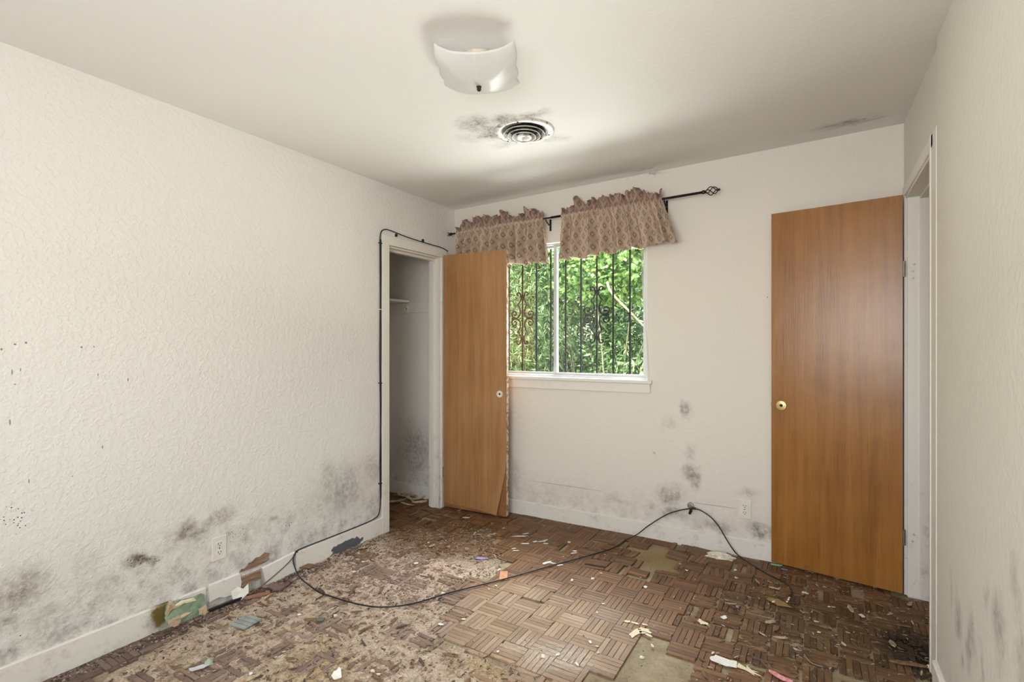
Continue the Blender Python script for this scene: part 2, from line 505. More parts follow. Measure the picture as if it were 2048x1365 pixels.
# ceiling: one sagging slab
vs, fs = [], []
nx, ny = 22, 24
x0, x1, y0, y1 = -3.4, 1.75, REAR_Y - 0.3, 3.60
for j in range(ny + 1):
    for i in range(nx + 1):
        x = x0 + (x1 - x0) * i / nx; y = y0 + (y1 - y0) * j / ny
        y = min(y, 9)
        vs.append((x, y, ceil_z(x, y)))
for j in range(ny):
    for i in range(nx):
        a = j * (nx + 1) + i
        fs.append((a, a + nx + 1, a + nx + 2, a + 1))
b = len(vs)
vs += [(x0, y0, 2.74), (x1, y0, 2.74), (x1, y1, 2.74), (x0, y1, 2.74)]
fs.append((b, b + 1, b + 2, b + 3))
def rim(idx, c0, c1):
    fs.append(tuple(idx) + (c1, c0))
rim([j * (nx + 1) for j in range(ny, -1, -1)][::-1], b, b + 3)
rim([i for i in range(nx + 1)], b, b + 1)
rim([ny * (nx + 1) + i for i in range(nx + 1)], b + 3, b + 2)
rim([j * (nx + 1) + nx for j in range(ny + 1)], b + 1, b + 2)
ceiling = struct(mesh_obj('ceiling', vs, fs, M_CEIL, smooth=False), 'off white ceiling with mould around the round vent', 'ceiling')

# closet box
w = MB(); w.box((-3.38, 1.55, -0.05), (-3.28, 3.33, ZT))
struct(w.build('wall_closet_back', M_CLOSET), 'dim white back wall inside the closet', 'wall')
w = MB(); w.box((-3.30, 1.45, -0.05), (XL - 0.09, 1.55, ZT))
struct(w.build('wall_closet_end', M_CLOSET), 'white side wall inside the closet', 'wall')
w = MB(); w.box((-3.30, 3.262, -0.05), (XL - 0.095, 3.30, ZT))
struct(w.build('wall_closet_side', M_CLOSET), 'mouldy white end wall inside the closet below a shelf cleat', 'wall')
w = MB(); w.box((-3.29, 3.246, -0.02), (XL - 0.10, 3.264, 0.095))
struct(w.build('baseboard_closet', M_BASE, bevel=0.003), 'dirty white baseboard at the foot of the closet wall', 'baseboard')
# hall behind the doorway
w = MB(); w.box((XR + 0.09, 3.40, -0.05), (1.7, 3.5, ZT)); w.box((1.6, 1.2, -0.05), (1.7, 3.42, ZT)); w.box((XR + 0.09, 1.1, -0.05), (1.7, 1.2, ZT))
struct(w.build('wall_hall', M_WALL_X), 'grey white hall wall seen through the open doorway', 'wall')

# casings
def trim(n, mb, label, bevel=0.004):
    return struct(mb.build('trim_%d' % n, M_TRIM, bevel=bevel), label, 'trim')
C1 = 0.016
t = MB()
t.box((XL, 2.488, -0.01), (XL + C1, 2.554, 2.04))
trim(1, t, 'white casing board on the cable side of the closet opening')
t = MB(); t.box((XL, 2.554, 1.972), (XL + C1, 3.185, 2.038))
trim(2, t, 'white head casing above the closet opening')
t = MB(); t.box((XL, 3.118, 0.0), (XL + C1, 3.185, 1.972))
trim(3, t, 'dirty white casing board behind the closet door')
t = MB()
t.box((XL - 0.10, 2.554, 0.0), (XL, 2.562, 1.972)); t.box((XL - 0.10, 3.098, 0.0), (XL, 3.105, 1.972))
t.box((XL - 0.10, 2.562, 1.96), (XL, 3.098, 1.972)); t.box((XL - 0.075, 2.562, 1.944), (XL - 0.04, 3.098, 1.96))
t.box((XL - 0.075, 3.086, 0.0), (XL - 0.04, 3.098, 1.944)); t.box((XL - 0.075, 2.562, 0.0), (XL - 0.04, 2.573, 1.944))
trim(4, t, 'white closet door frame with stained hinge jamb', 0.002)
t = MB()
t.box((XR - C1, 3.262, 0.0), (XR, 3.325, 2.10))
trim(5, t, 'white casing board beside the hinges of the varnished door')
t = MB(); t.box((XR - C1, 2.50, 2.045), (XR, 3.262, 2.10)); t.box((XR - C1 + 0.006, 2.565, 2.032), (XR, 3.262, 2.046))
trim(6, t, 'white head casing above the hall doorway')
t = MB(); t.box((XR - C1, 2.436, 0.0), (XR, 2.552, 2.102)); t.box((XR - C1 - 0.003, 2.534, 0.0), (XR, 2.556, 2.10))
trim(7, t, 'white casing board between hall doorway and mouldy right wall')
t = MB()
t.box((XR - 0.004, 3.250, 0.0), (XR + 0.104, 3.262, 2.045)); t.box((XR + 0.045, 3.238, 0.0), (XR + 0.085, 3.250, 2.02))
t.box((XR - 0.004, 2.565, 2.032), (XR + 0.104, 3.250, 2.045)); t.box((XR + 0.045, 2.58, 2.018), (XR + 0.085, 3.250, 2.032))
t.box((XR - 0.004, 2.560, 0.0), (XR + 0.104, 2.575, 2.032)); t.box((XR + 0.045, 2.575, 0.0), (XR + 0.085, 2.587, 2.018))
trim(8, t, 'white hall door frame with stop and hinge screw holes', 0.002)
fr = bpy.data.objects['trim_8']
for zz in (1.62, 1.655, 1.69, 0.285, 0.32):
    s = MB(); s.lathe([(0.0, 0.0), (0.004, 0.0), (0.004, 0.004)], (XR + 0.022 + random.uniform(-0.006, 0.006), 3.2505, zz), 8, lambda q: Vector((q.x, -q.z, q.y)))
    s.build('screw_hole', M_SLOT, fr)

# baseboards
def board(lo, hi, M=None, end_jag=(0, 0), n=28, low_rot=0.0, seed=0, axis='y', thick=0.015, capz=None):
    """a board along one direction, with gnawed lower edge and ends; returns MB in (along, out, z)"""
    a0, z0 = lo; a1, z1 = hi
    mb = MB(); vs = []
    for i in range(n + 1):
        f = i / n
        a = a0 + (a1 - a0) * f
        g = fbm(a * 9, seed * 3.1, 0.3)
        lowz = z0 + max(0.0, g) * low_rot
        ja = 0.0
        top = z1 + fbm(a * 6, seed + 9.0) * 0.0015
        rows = [(0, lowz), (thick, lowz), (thick, (lowz + top) / 2), (thick, top - 0.004), (thick * 0.6, top), (0, top)]
        for r_, (o_, z_) in enumerate(rows):
            jj = 0.0
            if i == 0: jj = end_jag[0] * (fbm(z_ * 60, seed, 2.0) + 0.3)
            if i == n: jj = -end_jag[1] * (fbm(z_ * 60, seed, 5.0) + 0.3)
            vs.append((a + jj, o_, z_))
    m = 6
    fs = []
    for i in range(n):
        for r_ in range(m):
            q = (r_ + 1) % m
            fs.append((i * m + r_, i * m + q, (i + 1) * m + q, (i + 1) * m + r_))
    fs.append(tuple(range(m))); fs.append(tuple(n * m + r_ for r_ in range(m))[::-1])
    mb.add([M(Vector(v)) for v in vs], fs)
    return mb
ML = lambda q: Vector((XL + q.y, q.x, q.z))
base_l = empty('baseboard_left', (XL, 1.5, 0)); base_l.location = (0, 0, 0)
struct(base_l, 'broken white baseboard pieces along the mouldy left wall', 'baseboard')
board((REAR_Y, -0.012), (1.335, 0.108), ML, (0, 0.02), 60, 0.012, 1).build('board', M_BASE, base_l)
board((1.342, 0.012), (1.50, 0.112), ML, (0.008, 0.02), 16, 0.03, 2).build('board', M_BASE, base_l)
board((1.49, 0.0), (1.66, 0.085), ML, (0.02, 0.03), 18, 0.05, 3, thick=0.011).build('board', M_BARE, base_l)
board((1.60, -0.01), (1.815, 0.112), lambda q: ML(Vector((q.x, q.y + 0.004 + 0.012 * (1.815 - q.x) / 0.2, q.z - 0.012 * (1.815 - q.x) / 0.2))), (0.05, 0.012), 24, 0.02, 4).build('board', M_BASE, base_l)
board((1.823, -0.012), (2.488, 0.106), ML, (0.008, 0), 50, 0.030, 5).build('board', M_BASE, base_l)
# exposed strip of plaster where the wall has crumbled above the board
t = MB()
ys = [1.500, 1.512, 1.530, 1.552, 1.565, 1.590, 1.612, 1.640, 1.655, 1.672, 1.664, 1.670, 1.640, 1.600, 1.560, 1.515]; zs = [0.112, 0.124, 0.121, 0.142, 0.139, 0.156, 0.152, 0.166, 0.158, 0.150, 0.132, 0.118, 0.110, 0.106, 0.106, 0.108]
vs = [(XL + 0.001, y, z) for y, z in zip(ys, zs)] + [(XL + 0.004, y * 0.97 + 1.59 * 0.03, z * 0.96 + 0.13 * 0.04) for y, z in zip(ys, zs)]
fs = [tuple(range(16, 32))] + [(i, (i + 1) % 16, 16 + (i + 1) % 16, 16 + i) for i in range(16)]
t.add(vs, fs); t.build('bare_lath', M_BARE, base_l)
MBk = lambda q: BW(q.x, q.y, q.z)
base_b = struct(board((0.0, -0.012), (2.94, 0.100), MBk, (0, 0), 90, 0.004, 8).build('baseboard_back', M_BASE), 'chalky white baseboard under the barred window', 'baseboard')
MR = lambda q: Vector((XR - 0.014 - q.y, q.x, q.z))
base_r = struct(board((REAR_Y, -0.012), (2.43, 0.105), MR, (0, 0.01), 60, 0.02, 12).build('baseboard_right', M_BASE), 'chipped white baseboard of the right wall', 'baseboard')

# ------------------------------------------------------------------ floor: slab, parquet slats, crumbled wood
SLAB = -0.009
PB = 0.1235                                       # side of a parquet block: five slats
GX0, GY0 = -1.167, 1.988

def poly(px):                                     # outline on the floor
    return [FL(x, y).xy for x, y in px]
def sdist(p, pg):                                 # >0 inside
    ins = False; dm = 1e9
    for i in range(len(pg)):
        a = pg[i]; b = pg[(i + 1) % len(pg)]
        if (a.y > p.y) != (b.y > p.y) and p.x < (b.x - a.x) * (p.y - a.y) / (b.y - a.y) + a.x: ins = not ins
        ab = b - a; tt = max(0.0, min(1.0, (p - a).dot(ab) / ab.dot(ab)))
        dm = min(dm, (p - a - ab * tt).length)
    return dm if ins else -dm
Z_BARE = poly([(1150, 1420), (1158, 1365), (1175, 1337), (1211, 1348), (1229, 1313), (1261, 1322), (1279, 1291), (1268, 1285), (1278, 1270), (1301, 1277), (1334, 1286), (1349, 1291), (1352, 1312), (1389, 1326), (1379, 1365), (1375, 1420)])
Z_BARE2 = poly([(1262, 1094), (1300, 1097), (1312, 1086), (1342, 1094), (1330, 1112), (1358, 1120), (1350, 1141), (1325, 1152), (1284, 1142), (1282, 1122)])
Z_ROT = poly([(190, 1365), (330, 1275), (440, 1225), (600, 1135), (690, 1092), (760, 1062), (850, 1056), (905, 1050), (1000, 1062), (985, 1095), (1015, 1120), (1000, 1148), (925, 1165), (880, 1190), (905, 1222), (872, 1250), (868, 1288), (905, 1290), (950, 1303), (985, 1318), (1040, 1340), (1060, 1380), (1050, 1500), (0, 1500)])
Z_PINK = poly([(600, 1120), (760, 1070), (900, 1120), (930, 1170), (800, 1215), (640, 1180)])
Z_LOOSE = poly([(780, 980), (870, 1008), (1030, 1030), (1010, 1075), (850, 1065), (770, 1060)])
Z_LOOSE2 = poly([(1200, 1075), (1500, 1110), (1490, 1160), (1240, 1165), (1190, 1130)])
Z_DARK = poly([(1790, 1255), (1869, 1285), (1880, 1370), (1830, 1345), (1800, 1300)])
Z_ROUGH = poly([(1420, 1180), (1620, 1130), (1875, 1215), (1900, 1400), (1380, 1400), (1400, 1280), (1340, 1230)])

k = NT('subfloor_slab')
p = k.pos()
n1 = k.noise(5, 4, 0.65, p); n2 = k.noise(60, 3, 0.7, p)
c = k.ramp(k.add(k.mul(n1, 0.7), k.mul(n2, 0.3)), [(0.3, (0.16, 0.118, 0.072)), (0.5, (0.31, 0.250, 0.158)), (0.7, (0.44, 0.37, 0.25))])
b2 = k.blob(p, (*FL(1315, 1118).xy, 0), (0.35, 0.30, 1))
c = k.mix(k.mul(b2, 0.7), c, (0.27, 0.19, 0.065))
c = k.mix(k.mul(k.step(k.voro(70, p).outputs['Distance'], 0.08, 0.2, 1, 0), k.step(k.noise(17, 2, 0.5, p), 0.52, 0.58)), c, (0.05, 0.035, 0.025))
dk = k.blob(k.vm('ADD', p, k.vm('SCALE', k.noise(15, 2, 0.6, p, col=True), 0.06)), (*FL(1835, 1300).xy, 0), (0.16, 0.22, 1), 0.4)
c = k.mix(dk, c, (0.018, 0.014, 0.010))
k.set(c, 0.78, 0, 0.3)
k.bump(n2, 0.4, 0.004)
M_SLAB = k.m
w = MB()
w.box((-3.30, REAR_Y - 0.05, -0.08), (1.62, 3.42, SLAB))
floor = struct(w.build('floor', M_SLAB), 'ruined parquet floor with bare patches down to the subfloor', 'floor')

k = NT('parquet_wood')
uv = k.uv()
oi = k.n('ShaderNodeObjectInfo'); ge = k.n('ShaderNodeNewGeometry')
rnd = k.math('FRACT', k.add(oi.outputs['Random'], ge.outputs['Random Per Island']))
p = ge.outputs['Position']
uo = k.vm('ADD', uv, k.comb(k.mul(rnd, 37.0), k.mul(rnd, 11.0), 0))
gr = k.noise(34, 3, 0.66, k.vm('MULTIPLY', uo, (1.0, 7.0, 1.0)))
gf = k.noise(130, 1, 0.6, k.vm('MULTIPLY', uo, (0.5, 6.0, 1.0)))
t = k.add(k.add(k.mul(gr, 0.45), k.mul(gf, 0.2)), k.mul(rnd, 0.22))
brown = k.ramp(t, [(0.22, (0.070, 0.033, 0.014)), (0.44, (0.165, 0.080, 0.034)), (0.68, (0.285, 0.150, 0.070))])
grey = k.ramp(t, [(0.22, (0.17, 0.103, 0.056)), (0.44, (0.335, 0.225, 0.136)), (0.70, (0.50, 0.365, 0.24))])
umber = k.ramp(t, [(0.22, (0.046, 0.025, 0.011)), (0.44, (0.125, 0.070, 0.031)), (0.70, (0.255, 0.158, 0.078))])
mauve = k.ramp(t, [(0.22, (0.085, 0.052, 0.043)), (0.44, (0.165, 0.108, 0.090)), (0.70, (0.32, 0.23, 0.19))])
pw = k.vm('ADD', p, k.vm('SCALE', k.vm('SUBTRACT', k.noise(3.5, 2, 0.6, p, col=True), (0.5, 0.5, 0.5)), 0.45))
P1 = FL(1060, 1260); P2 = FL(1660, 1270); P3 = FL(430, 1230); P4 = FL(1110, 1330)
col = k.mix(k.blob(pw, (P1.x, P1.y, 0), (0.75, 0.62, 2), 0.3), brown, grey)
col = k.mix(k.blob(pw, (P2.x, P2.y, 0), (0.60, 0.60, 2), 0.4), col, umber)
pmau = k.ramp(t, [(0.22, (0.13, 0.085, 0.068)), (0.44, (0.27, 0.190, 0.150)), (0.70, (0.44, 0.335, 0.27))])
col = k.mix(k.blob(pw, (-2.0, 1.35, 0), (0.85, 1.15, 2), 0.6), col, pmau)
col = k.mix(k.blob(pw, (-2.55, 1.3, 0), (0.42, 1.2, 2), 0.5), col, mauve)
white = k.mul(k.blob(pw, (P4.x, P4.y, 0), (0.30, 0.16, 2), 0.1), k.step(gr, 0.40, 0.62))  # whitish sheen of reflected light painted into the slat colour
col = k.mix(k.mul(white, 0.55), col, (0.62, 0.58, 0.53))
rot = k.mul(k.step(k.noise(9, 3, 0.75, p), 0.56, 0.66), k.step(gf, 0.4, 0.6))
inrough = k.mx(k.blob(pw, (P2.x, P2.y, 0), (0.62, 0.62, 2), 0.5), k.blob(pw, (-2.0, 1.5, 0), (0.9, 1.1, 2), 0.5))
col = k.mix(k.mul(k.mul(rot, inrough), 0.85), col, (0.40, 0.265, 0.150))
spl = k.step(k.voro(60, p).outputs['Distance'], 0.07, 0.16, 1, 0)
col = k.mix(k.mul(k.mul(spl, k.step(k.noise(13, 2, 0.5, p), 0.55, 0.6)), 0.85), col, (0.025, 0.017, 0.012))
dk = k.blob(k.vm('ADD', p, k.vm('SCALE', k.noise(15, 2, 0.6, p, col=True), 0.06)), (*FL(1835, 1300).xy, 0), (0.13, 0.18, 1), 0.5)
col = k.mix(k.mul(dk, 0.8), col, (0.02, 0.015, 0.011))
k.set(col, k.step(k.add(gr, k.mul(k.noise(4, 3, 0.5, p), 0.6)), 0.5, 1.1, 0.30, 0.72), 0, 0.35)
k.bump(k.add(k.mul(gr, 0.6), k.mul(gf, 0.5)), k.add(0.25, k.mul(inrough, 0.45)), 0.004)
M_SLAT = k.m

def slat_mesh(name, L, W, T, seed, rot=0.0):
    """chamfered slat centred on the origin, top at z=T; rot: gnawed ends and dented top"""
    rnd = random.Random(seed)
    nx = 6 if rot else 1
    vs, fs, uvs = [], [], []
    c = 0.0012
    l0, l1 = -L / 2, L / 2
    sec = [(-W / 2, 0), (-W / 2, T - c), (-W / 2 + c, T), (W / 2 - c, T), (W / 2, T - c), (W / 2, 0)]
    for i in range(nx + 1):
        f = i / nx
        for j, (y, z) in enumerate(sec):
            x = l0 + (l1 - l0) * f
            if rot:
                if i == 0: x += rnd.uniform(0, 0.30) * L * rot
                if i == nx: x -= rnd.uniform(0, 0.38) * L * rot
                if z > 0: z = z - rnd.uniform(0, 0.5) * T * rot
                y = y * (1 - rnd.uniform(0, 0.30) * rot)
            vs.append((x, y, z)); uvs.append((x, y))
    m = 6
    for i in range(nx):
        for j in range(m - 1):
            fs.append((i * m + j, (i + 1) * m + j, (i + 1) * m + j + 1, i * m + j + 1))
    fs.append(tuple(range(m))); fs.append(tuple(nx * m + j for j in range(m))[::-1])
    return vs, fs, uvs

SW = PB / 5
SLATS = [slat_mesh('s', PB - 0.0012, SW - 0.0013, 0.009, q) for q in range(2)] + [slat_mesh('s', PB - 0.0015, SW - 0.0013, 0.009, 20 + q, 0.25) for q in range(3)] \
    + [slat_mesh('s', PB - 0.002, SW - 0.001, 0.009, 40 + q, 0.8) for q in range(6)]
todo = []
rs = random.Random(11)
for bi in range(-18, 16):
    for bj in range(-13, 13):
        cx = GX0 + (bi + 0.5) * PB; cy = GY0 + (bj + 0.5) * PB
        if cx < -3.30 or cx > 1.0 or cy < 0.25: continue
        if (Vector((cx, cy)) - A0).dot(NB) < 0.03: continue
        if cx < XL + 0.04 and not (cy > 2.2 and cx > -3.25 and (cx < XL - 0.12 or 2.6 < cy < 3.06)): continue
        if cx > XR - 0.05 and not (cy > 2.6 and cy < 3.22): continue
        if XL - 0.12 < cx < XL + 0.02 and not (2.60 < cy < 3.06): continue
        hor = (bi + bj) % 2 == 0
        bc = Vector((cx, cy))
        rotd = sdist(bc, Z_ROT)
        keep_block = rs.random()
        edge = cx < XL + 0.20 and 0.6 < cy < 1.75        # dark slats left along the baseboard
        bz = rs.uniform(-0.0005, 0.0006); btilt = (rs.gauss(0, 0.0025), rs.gauss(0, 0.0025)); boff = Vector((0, 0)); brz = 0.0
        loose = max(sdist(bc, Z_LOOSE), sdist(bc, Z_LOOSE2))
        if loose > 0:
            bz += rs.uniform(0, 0.005); btilt = (rs.gauss(0, 0.035), rs.gauss(0, 0.035)); boff = Vector((rs.gauss(0, 0.006), rs.gauss(0, 0.006))); brz = rs.gauss(0, 0.06)
        for q in range(5):
            o5 = (q - 2) * SW
            c = bc + (Vector((0, o5)) if hor else Vector((o5, 0)))
            rd = sdist(c, Z_ROT)
            if sdist(c, Z_BARE) > 0.004 or sdist(c, Z_BARE2) > 0.004: continue
            if sdist(c, Z_DARK) > 0.0 and rs.random() < 0.65: continue
            kind = rs.choice((0, 1)); z = bz + rs.gauss(0, 0.0004)
            if rd > 0.01:
                if keep_block > (0.75 if edge else 0.42) or rs.random() < 0.20: continue
                kind = rs.randint(2, 10) if not edge else rs.choice((0, 1, 2, 3, 5)); z += -0.0005
                tl = (btilt[0] + rs.gauss(0, 0.012), btilt[1] + rs.gauss(0, 0.012)); dz = rs.gauss(0, 0.03); z += rs.uniform(0.0005, 0.0035)
            elif rd > -0.05:
                kind = rs.randint(2, 10); tl = btilt; dz = rs.gauss(0, 0.008)
            elif sdist(c, Z_ROUGH) > 0:
                if rs.random() < 0.05: continue
                kind = rs.choice((0, 2, 3, 4, 5, 6, 7)); tl = (btilt[0], btilt[1]); z += rs.gauss(0, 0.0010); dz = rs.gauss(0, 0.01)
            elif loose > 0:
                if rs.random() < 0.16: continue
                tl = (btilt[0] + rs.gauss(0, 0.015), btilt[1] + rs.gauss(0, 0.015)); dz = brz + rs.gauss(0, 0.03)
            else:
                if rs.random() < 0.005: continue
                if rs.random() < 0.07: kind = rs.randint(2, 4)
                tl = btilt; dz = rs.gauss(0, 0.003)
            ang = (0 if hor else math.pi / 2) + dz + (math.pi if rs.random() < 0.5 else 0)
            M = Matrix.Translation((c.x + boff.x, c.y + boff.y, SLAB + z)) @ Matrix.Rotation(tl[0], 4, 'X') @ Matrix.Rotation(tl[1], 4, 'Y') @ Matrix.Rotation(ang, 4, 'Z')
            a = proj(Vector((c.x, c.y, 0))) if cy > 0.3 else (-1, -1, 9)
            seen = a[2] > 0.3 and -20 < a[0] < 2068 and a[1] < 1380
            todo.append((a[2] if seen else 99, M, kind))
todo.sort(key=lambda q: q[0])
slat_data = []
for vs, fs, uvs in SLATS:
    me = bpy.data.meshes.new('parquet_slat'); me.from_pydata(vs, [], fs); me.materials.append(M_SLAT)
    ul = me.uv_layers.new(name='UVMap')
    for lp in me.loops: ul.data[lp.index].uv = uvs[lp.vertex_index]
    slat_data.append(me)
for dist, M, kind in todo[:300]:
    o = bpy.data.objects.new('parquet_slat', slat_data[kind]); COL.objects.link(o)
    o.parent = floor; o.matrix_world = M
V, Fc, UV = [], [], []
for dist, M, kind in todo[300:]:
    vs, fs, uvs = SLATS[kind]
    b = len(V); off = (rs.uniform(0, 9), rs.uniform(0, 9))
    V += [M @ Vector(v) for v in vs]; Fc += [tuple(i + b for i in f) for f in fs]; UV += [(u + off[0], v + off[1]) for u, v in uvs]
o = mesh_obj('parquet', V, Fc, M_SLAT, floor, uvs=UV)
o['kind'] = 'stuff'; o['label'] = 'smaller brown parquet slats towards the walls'

# crumbled wood: a rough layer over the rotted area
k = NT('crumbled_wood')
p = k.pos()
na = k.noise(14, 3, 0.72, p); nb = k.noise(70, 4, 0.75, k.vm('MULTIPLY', p, (1.0, 1.6, 1))); nc = k.noise(230, 2, 0.7, p)
t = k.add(k.add(k.mul(na, 0.30), k.mul(nb, 0.45)), k.mul(nc, 0.32))
tan = k.ramp(t, [(0.37, (0.085, 0.058, 0.042)), (0.45, (0.33, 0.250, 0.180)), (0.56, (0.52, 0.42, 0.32)), (0.70, (0.72, 0.63, 0.53))])
pink = k.ramp(t, [(0.37, (0.11, 0.068, 0.05)), (0.45, (0.38, 0.265, 0.205)), (0.56, (0.58, 0.44, 0.36)), (0.70, (0.76, 0.65, 0.57))])
yel = k.ramp(t, [(0.36, (0.07, 0.045, 0.024)), (0.46, (0.28, 0.195, 0.11)), (0.57, (0.48, 0.365, 0.225)), (0.70, (0.64, 0.53, 0.36))])
brn = k.ramp(t, [(0.36, (0.035, 0.019, 0.011)), (0.47, (0.13, 0.075, 0.042)), (0.58, (0.26, 0.165, 0.095)), (0.72, (0.42, 0.30, 0.19))])
pw = k.vm('ADD', p, k.vm('SCALE', k.vm('SUBTRACT', k.noise(5, 2, 0.6, p, col=True), (0.5, 0.5, 0.5)), 0.35))
q1, q2, q3, q4 = FL(780, 1150), FL(650, 1330), FL(870, 1085), FL(980, 1335)
col = k.mix(k.blob(pw, (q1.x, q1.y, 0), (0.55, 0.45, 2), 0.3), tan, pink)
col = k.mix(k.blob(pw, (q2.x, q2.y, 0), (0.28, 0.22, 2), 0.1), col, yel)
col = k.mix(k.blob(pw, (q4.x, q4.y, 0), (0.22, 0.16, 2), 0.3), col, yel)
col = k.mix(k.blob(pw, (q3.x, q3.y + 0.15, 0), (0.75, 0.42, 2), 0.45), col, brn)
k.set(col, 0.92, 0, 0.15)
k.bump(k.add(k.mul(nb, 0.7), k.mul(nc, 0.5)), 0.9, 0.006)
M_CRUMB = k.m
minx = max(XL + 0.012, min(q.x for q in Z_ROT) - 0.08); maxx = max(q.x for q in Z_ROT) + 0.08
miny = 0.55; maxy = max(q.y for q in Z_ROT) + 0.08
ST = 0.0075
nx = int((maxx - minx) / ST); ny = int((maxy - miny) / ST)
vs, idx, fs = [], {}, []
hgt = {}
for j in range(ny + 1):
    for i in range(nx + 1):
        x = minx + i * ST; y = miny + j * ST
        s = sdist(Vector((x, y)), Z_ROT) if (i % 3 == 0 and j % 3 == 0) or True else 0
        m = s + 0.05 * fbm(x * 6, y * 6, 3.0, 3)
        if m < -0.035: continue
        mm = max(0.0, min(1.0, (m + 0.035) / 0.12)); mm = mm * mm * (3 - 2 * mm)
        big = fbm(x * 4, y * 4, 1.0, 3); med = fbm(x * 22, y * 30, 2.0, 4); rid = abs(fbm(x * 55, y * 40, 6.0, 2))
        h = SLAB - 0.002 + mm * (0.0070 + 0.006 * big + 0.0060 * med + 0.0050 * rid)
        idx[(i, j)] = len(vs); vs.append((x, y, min(h, 0.012)))
for (i, j), a in idx.items():
    q = [idx.get((i + 1, j)), idx.get((i + 1, j + 1)), idx.get((i, j + 1))]
    if None not in q: fs.append((a, *q))
debris = empty('floor_debris')
tag(debris, 'pale crumbled rotten wood and grit spread over the floor', 'debris', kind='stuff')
o = mesh_obj('crumbled_wood', vs, fs, M_CRUMB, debris); o['kind'] = 'stuff'

# small shards, too many to count
k = NT('wood_shards')
at = k.n('ShaderNodeVertexColor'); at.layer_name = 'tint'
k.set(k.mix(k.mul(k.noise(90, 3, 0.6, k.pos()), 0.6), at.outputs[0], (0.12, 0.08, 0.05)), 0.85, 0, 0.2)
M_SHARD = k.m
TINTS = [(0.42, 0.32, 0.23), (0.50, 0.40, 0.31), (0.28, 0.185, 0.125), (0.16, 0.10, 0.07), (0.09, 0.06, 0.045), (0.38, 0.27, 0.21), (0.66, 0.60, 0.52)]
def shard_verts(L, W, T, rnd):
    pts = [(-L / 2, rnd.uniform(-W, W) * 0.3, 0), (-L * 0.2, -W / 2, 0), (L * 0.35, -W * rnd.uniform(0.2, 0.5), 0), (L / 2, rnd.uniform(-W, W) * 0.3, 0), (L * 0.15, W / 2, 0), (-L * 0.35, W * rnd.uniform(0.2, 0.5), 0)]
    v = [Vector(q) for q in pts] + [Vector((q[0] * 0.92, q[1] * 0.85, T)) for q in pts]
    f = [tuple(range(6, 12))] + [(i, (i + 1) % 6, 6 + (i + 1) % 6, 6 + i) for i in range(6)]
    return v, f
V, Fc, tint = [], [], []
rs = random.Random(5)
def scatter(n, pick, lrange, wr, tr, tints, zf):
    for _ in range(n):
        c = pick()
        if c is None: continue
        L = rs.uniform(*lrange) * (1 if rs.random() < 0.8 else 1.7)
        v, f = shard_verts(L, max(0.002, L * rs.uniform(*wr)), rs.uniform(*tr), rs)
        ang = rs.choice((0, math.pi / 2)) + rs.gauss(0, 0.35) if rs.random() < 0.65 else rs.uniform(0, 6.28)
        M = Matrix.Translation((c.x, c.y, zf(c))) @ Matrix.Rotation(ang, 4, 'Z') @ Matrix.Rotation(rs.gauss(0, 0.13), 4, 'Y') @ Matrix.Rotation(rs.gauss(0, 0.15), 4, 'X')
        b = len(V)
        V.extend(M @ q for q in v); Fc.extend(tuple(i + b for i in g) for g in f)
        tint.extend([rs.choice(tints)] * len(f))
def in_poly(pg, shrink=0.0):
    xs = [q.x for q in pg]; ys = [q.y for q in pg]
    def pick():
        for _ in range(40):
            c = Vector((rs.uniform(max(XL + 0.03, min(xs)), max(xs)), rs.uniform(max(0.6, min(ys)), max(ys))))
            if sdist(c, pg) > shrink: return c
        return None
    return pick
zrot = lambda c: -0.0005 + rs.uniform(-0.002, 0.002)
scatter(5200, in_poly(Z_ROT), (0.004, 0.022), (0.15, 0.5), (0.001, 0.004), TINTS[:6] + TINTS[:3] + TINTS[:2], zrot)
scatter(260, in_poly(Z_ROT), (0.004, 0.012), (0.3, 0.7), (0.001, 0.004), TINTS[6:], zrot)
scatter(700, in_poly(Z_PINK), (0.006, 0.03), (0.12, 0.3), (0.001, 0.004), TINTS[:3] + TINTS[5:6], zrot)
zslat = lambda c: 0.0008
scatter(500, in_poly(Z_ROUGH), (0.004, 0.022), (0.10, 0.4), (0.001, 0.003), [TINTS[0], TINTS[1], TINTS[2], TINTS[3], TINTS[6], (0.30, 0.2, 0.12)], zslat)
scatter(500, in_poly(Z_DARK, -0.06), (0.004, 0.016), (0.2, 0.6), (0.002, 0.005), [(0.03, 0.022, 0.015), (0.05, 0.035, 0.02), (0.07, 0.05, 0.03), (0.04, 0.03, 0.02)], lambda c: -0.004)
scatter(160, in_poly(Z_LOOSE), (0.004, 0.018), (0.2, 0.5), (0.001, 0.003), TINTS, zslat)
allp = poly([(560, 1365), (780, 1060), (1000, 1030), (1540, 1120), (1860, 1205), (1880, 1365)])
scatter(330, in_poly(allp), (0.003, 0.010), (0.2, 0.7), (0.001, 0.003), [TINTS[6], TINTS[6], TINTS[1], TINTS[4], TINTS[3]], zslat)
wallp = [Vector((XL + 0.015, 0.5)), Vector((XL + 0.10, 0.5)), Vector((XL + 0.12, 2.45)), Vector((XL + 0.015, 2.45))]
scatter(900, in_poly(wallp), (0.004, 0.014), (0.25, 0.7), (0.002, 0.006), [(0.06, 0.045, 0.035), (0.09, 0.065, 0.05), (0.15, 0.10, 0.08), (0.5, 0.45, 0.4)], lambda c: -0.002)
o = mesh_obj('wood_shards', V, Fc, M_SHARD, debris)
ca = o.data.color_attributes.new('tint', 'FLOAT_COLOR', 'CORNER')
for pol in o.data.polygons:
    for li in pol.loop_indices: ca.data[li].color = (*tint[pol.index], 1)
o['kind'] = 'stuff'

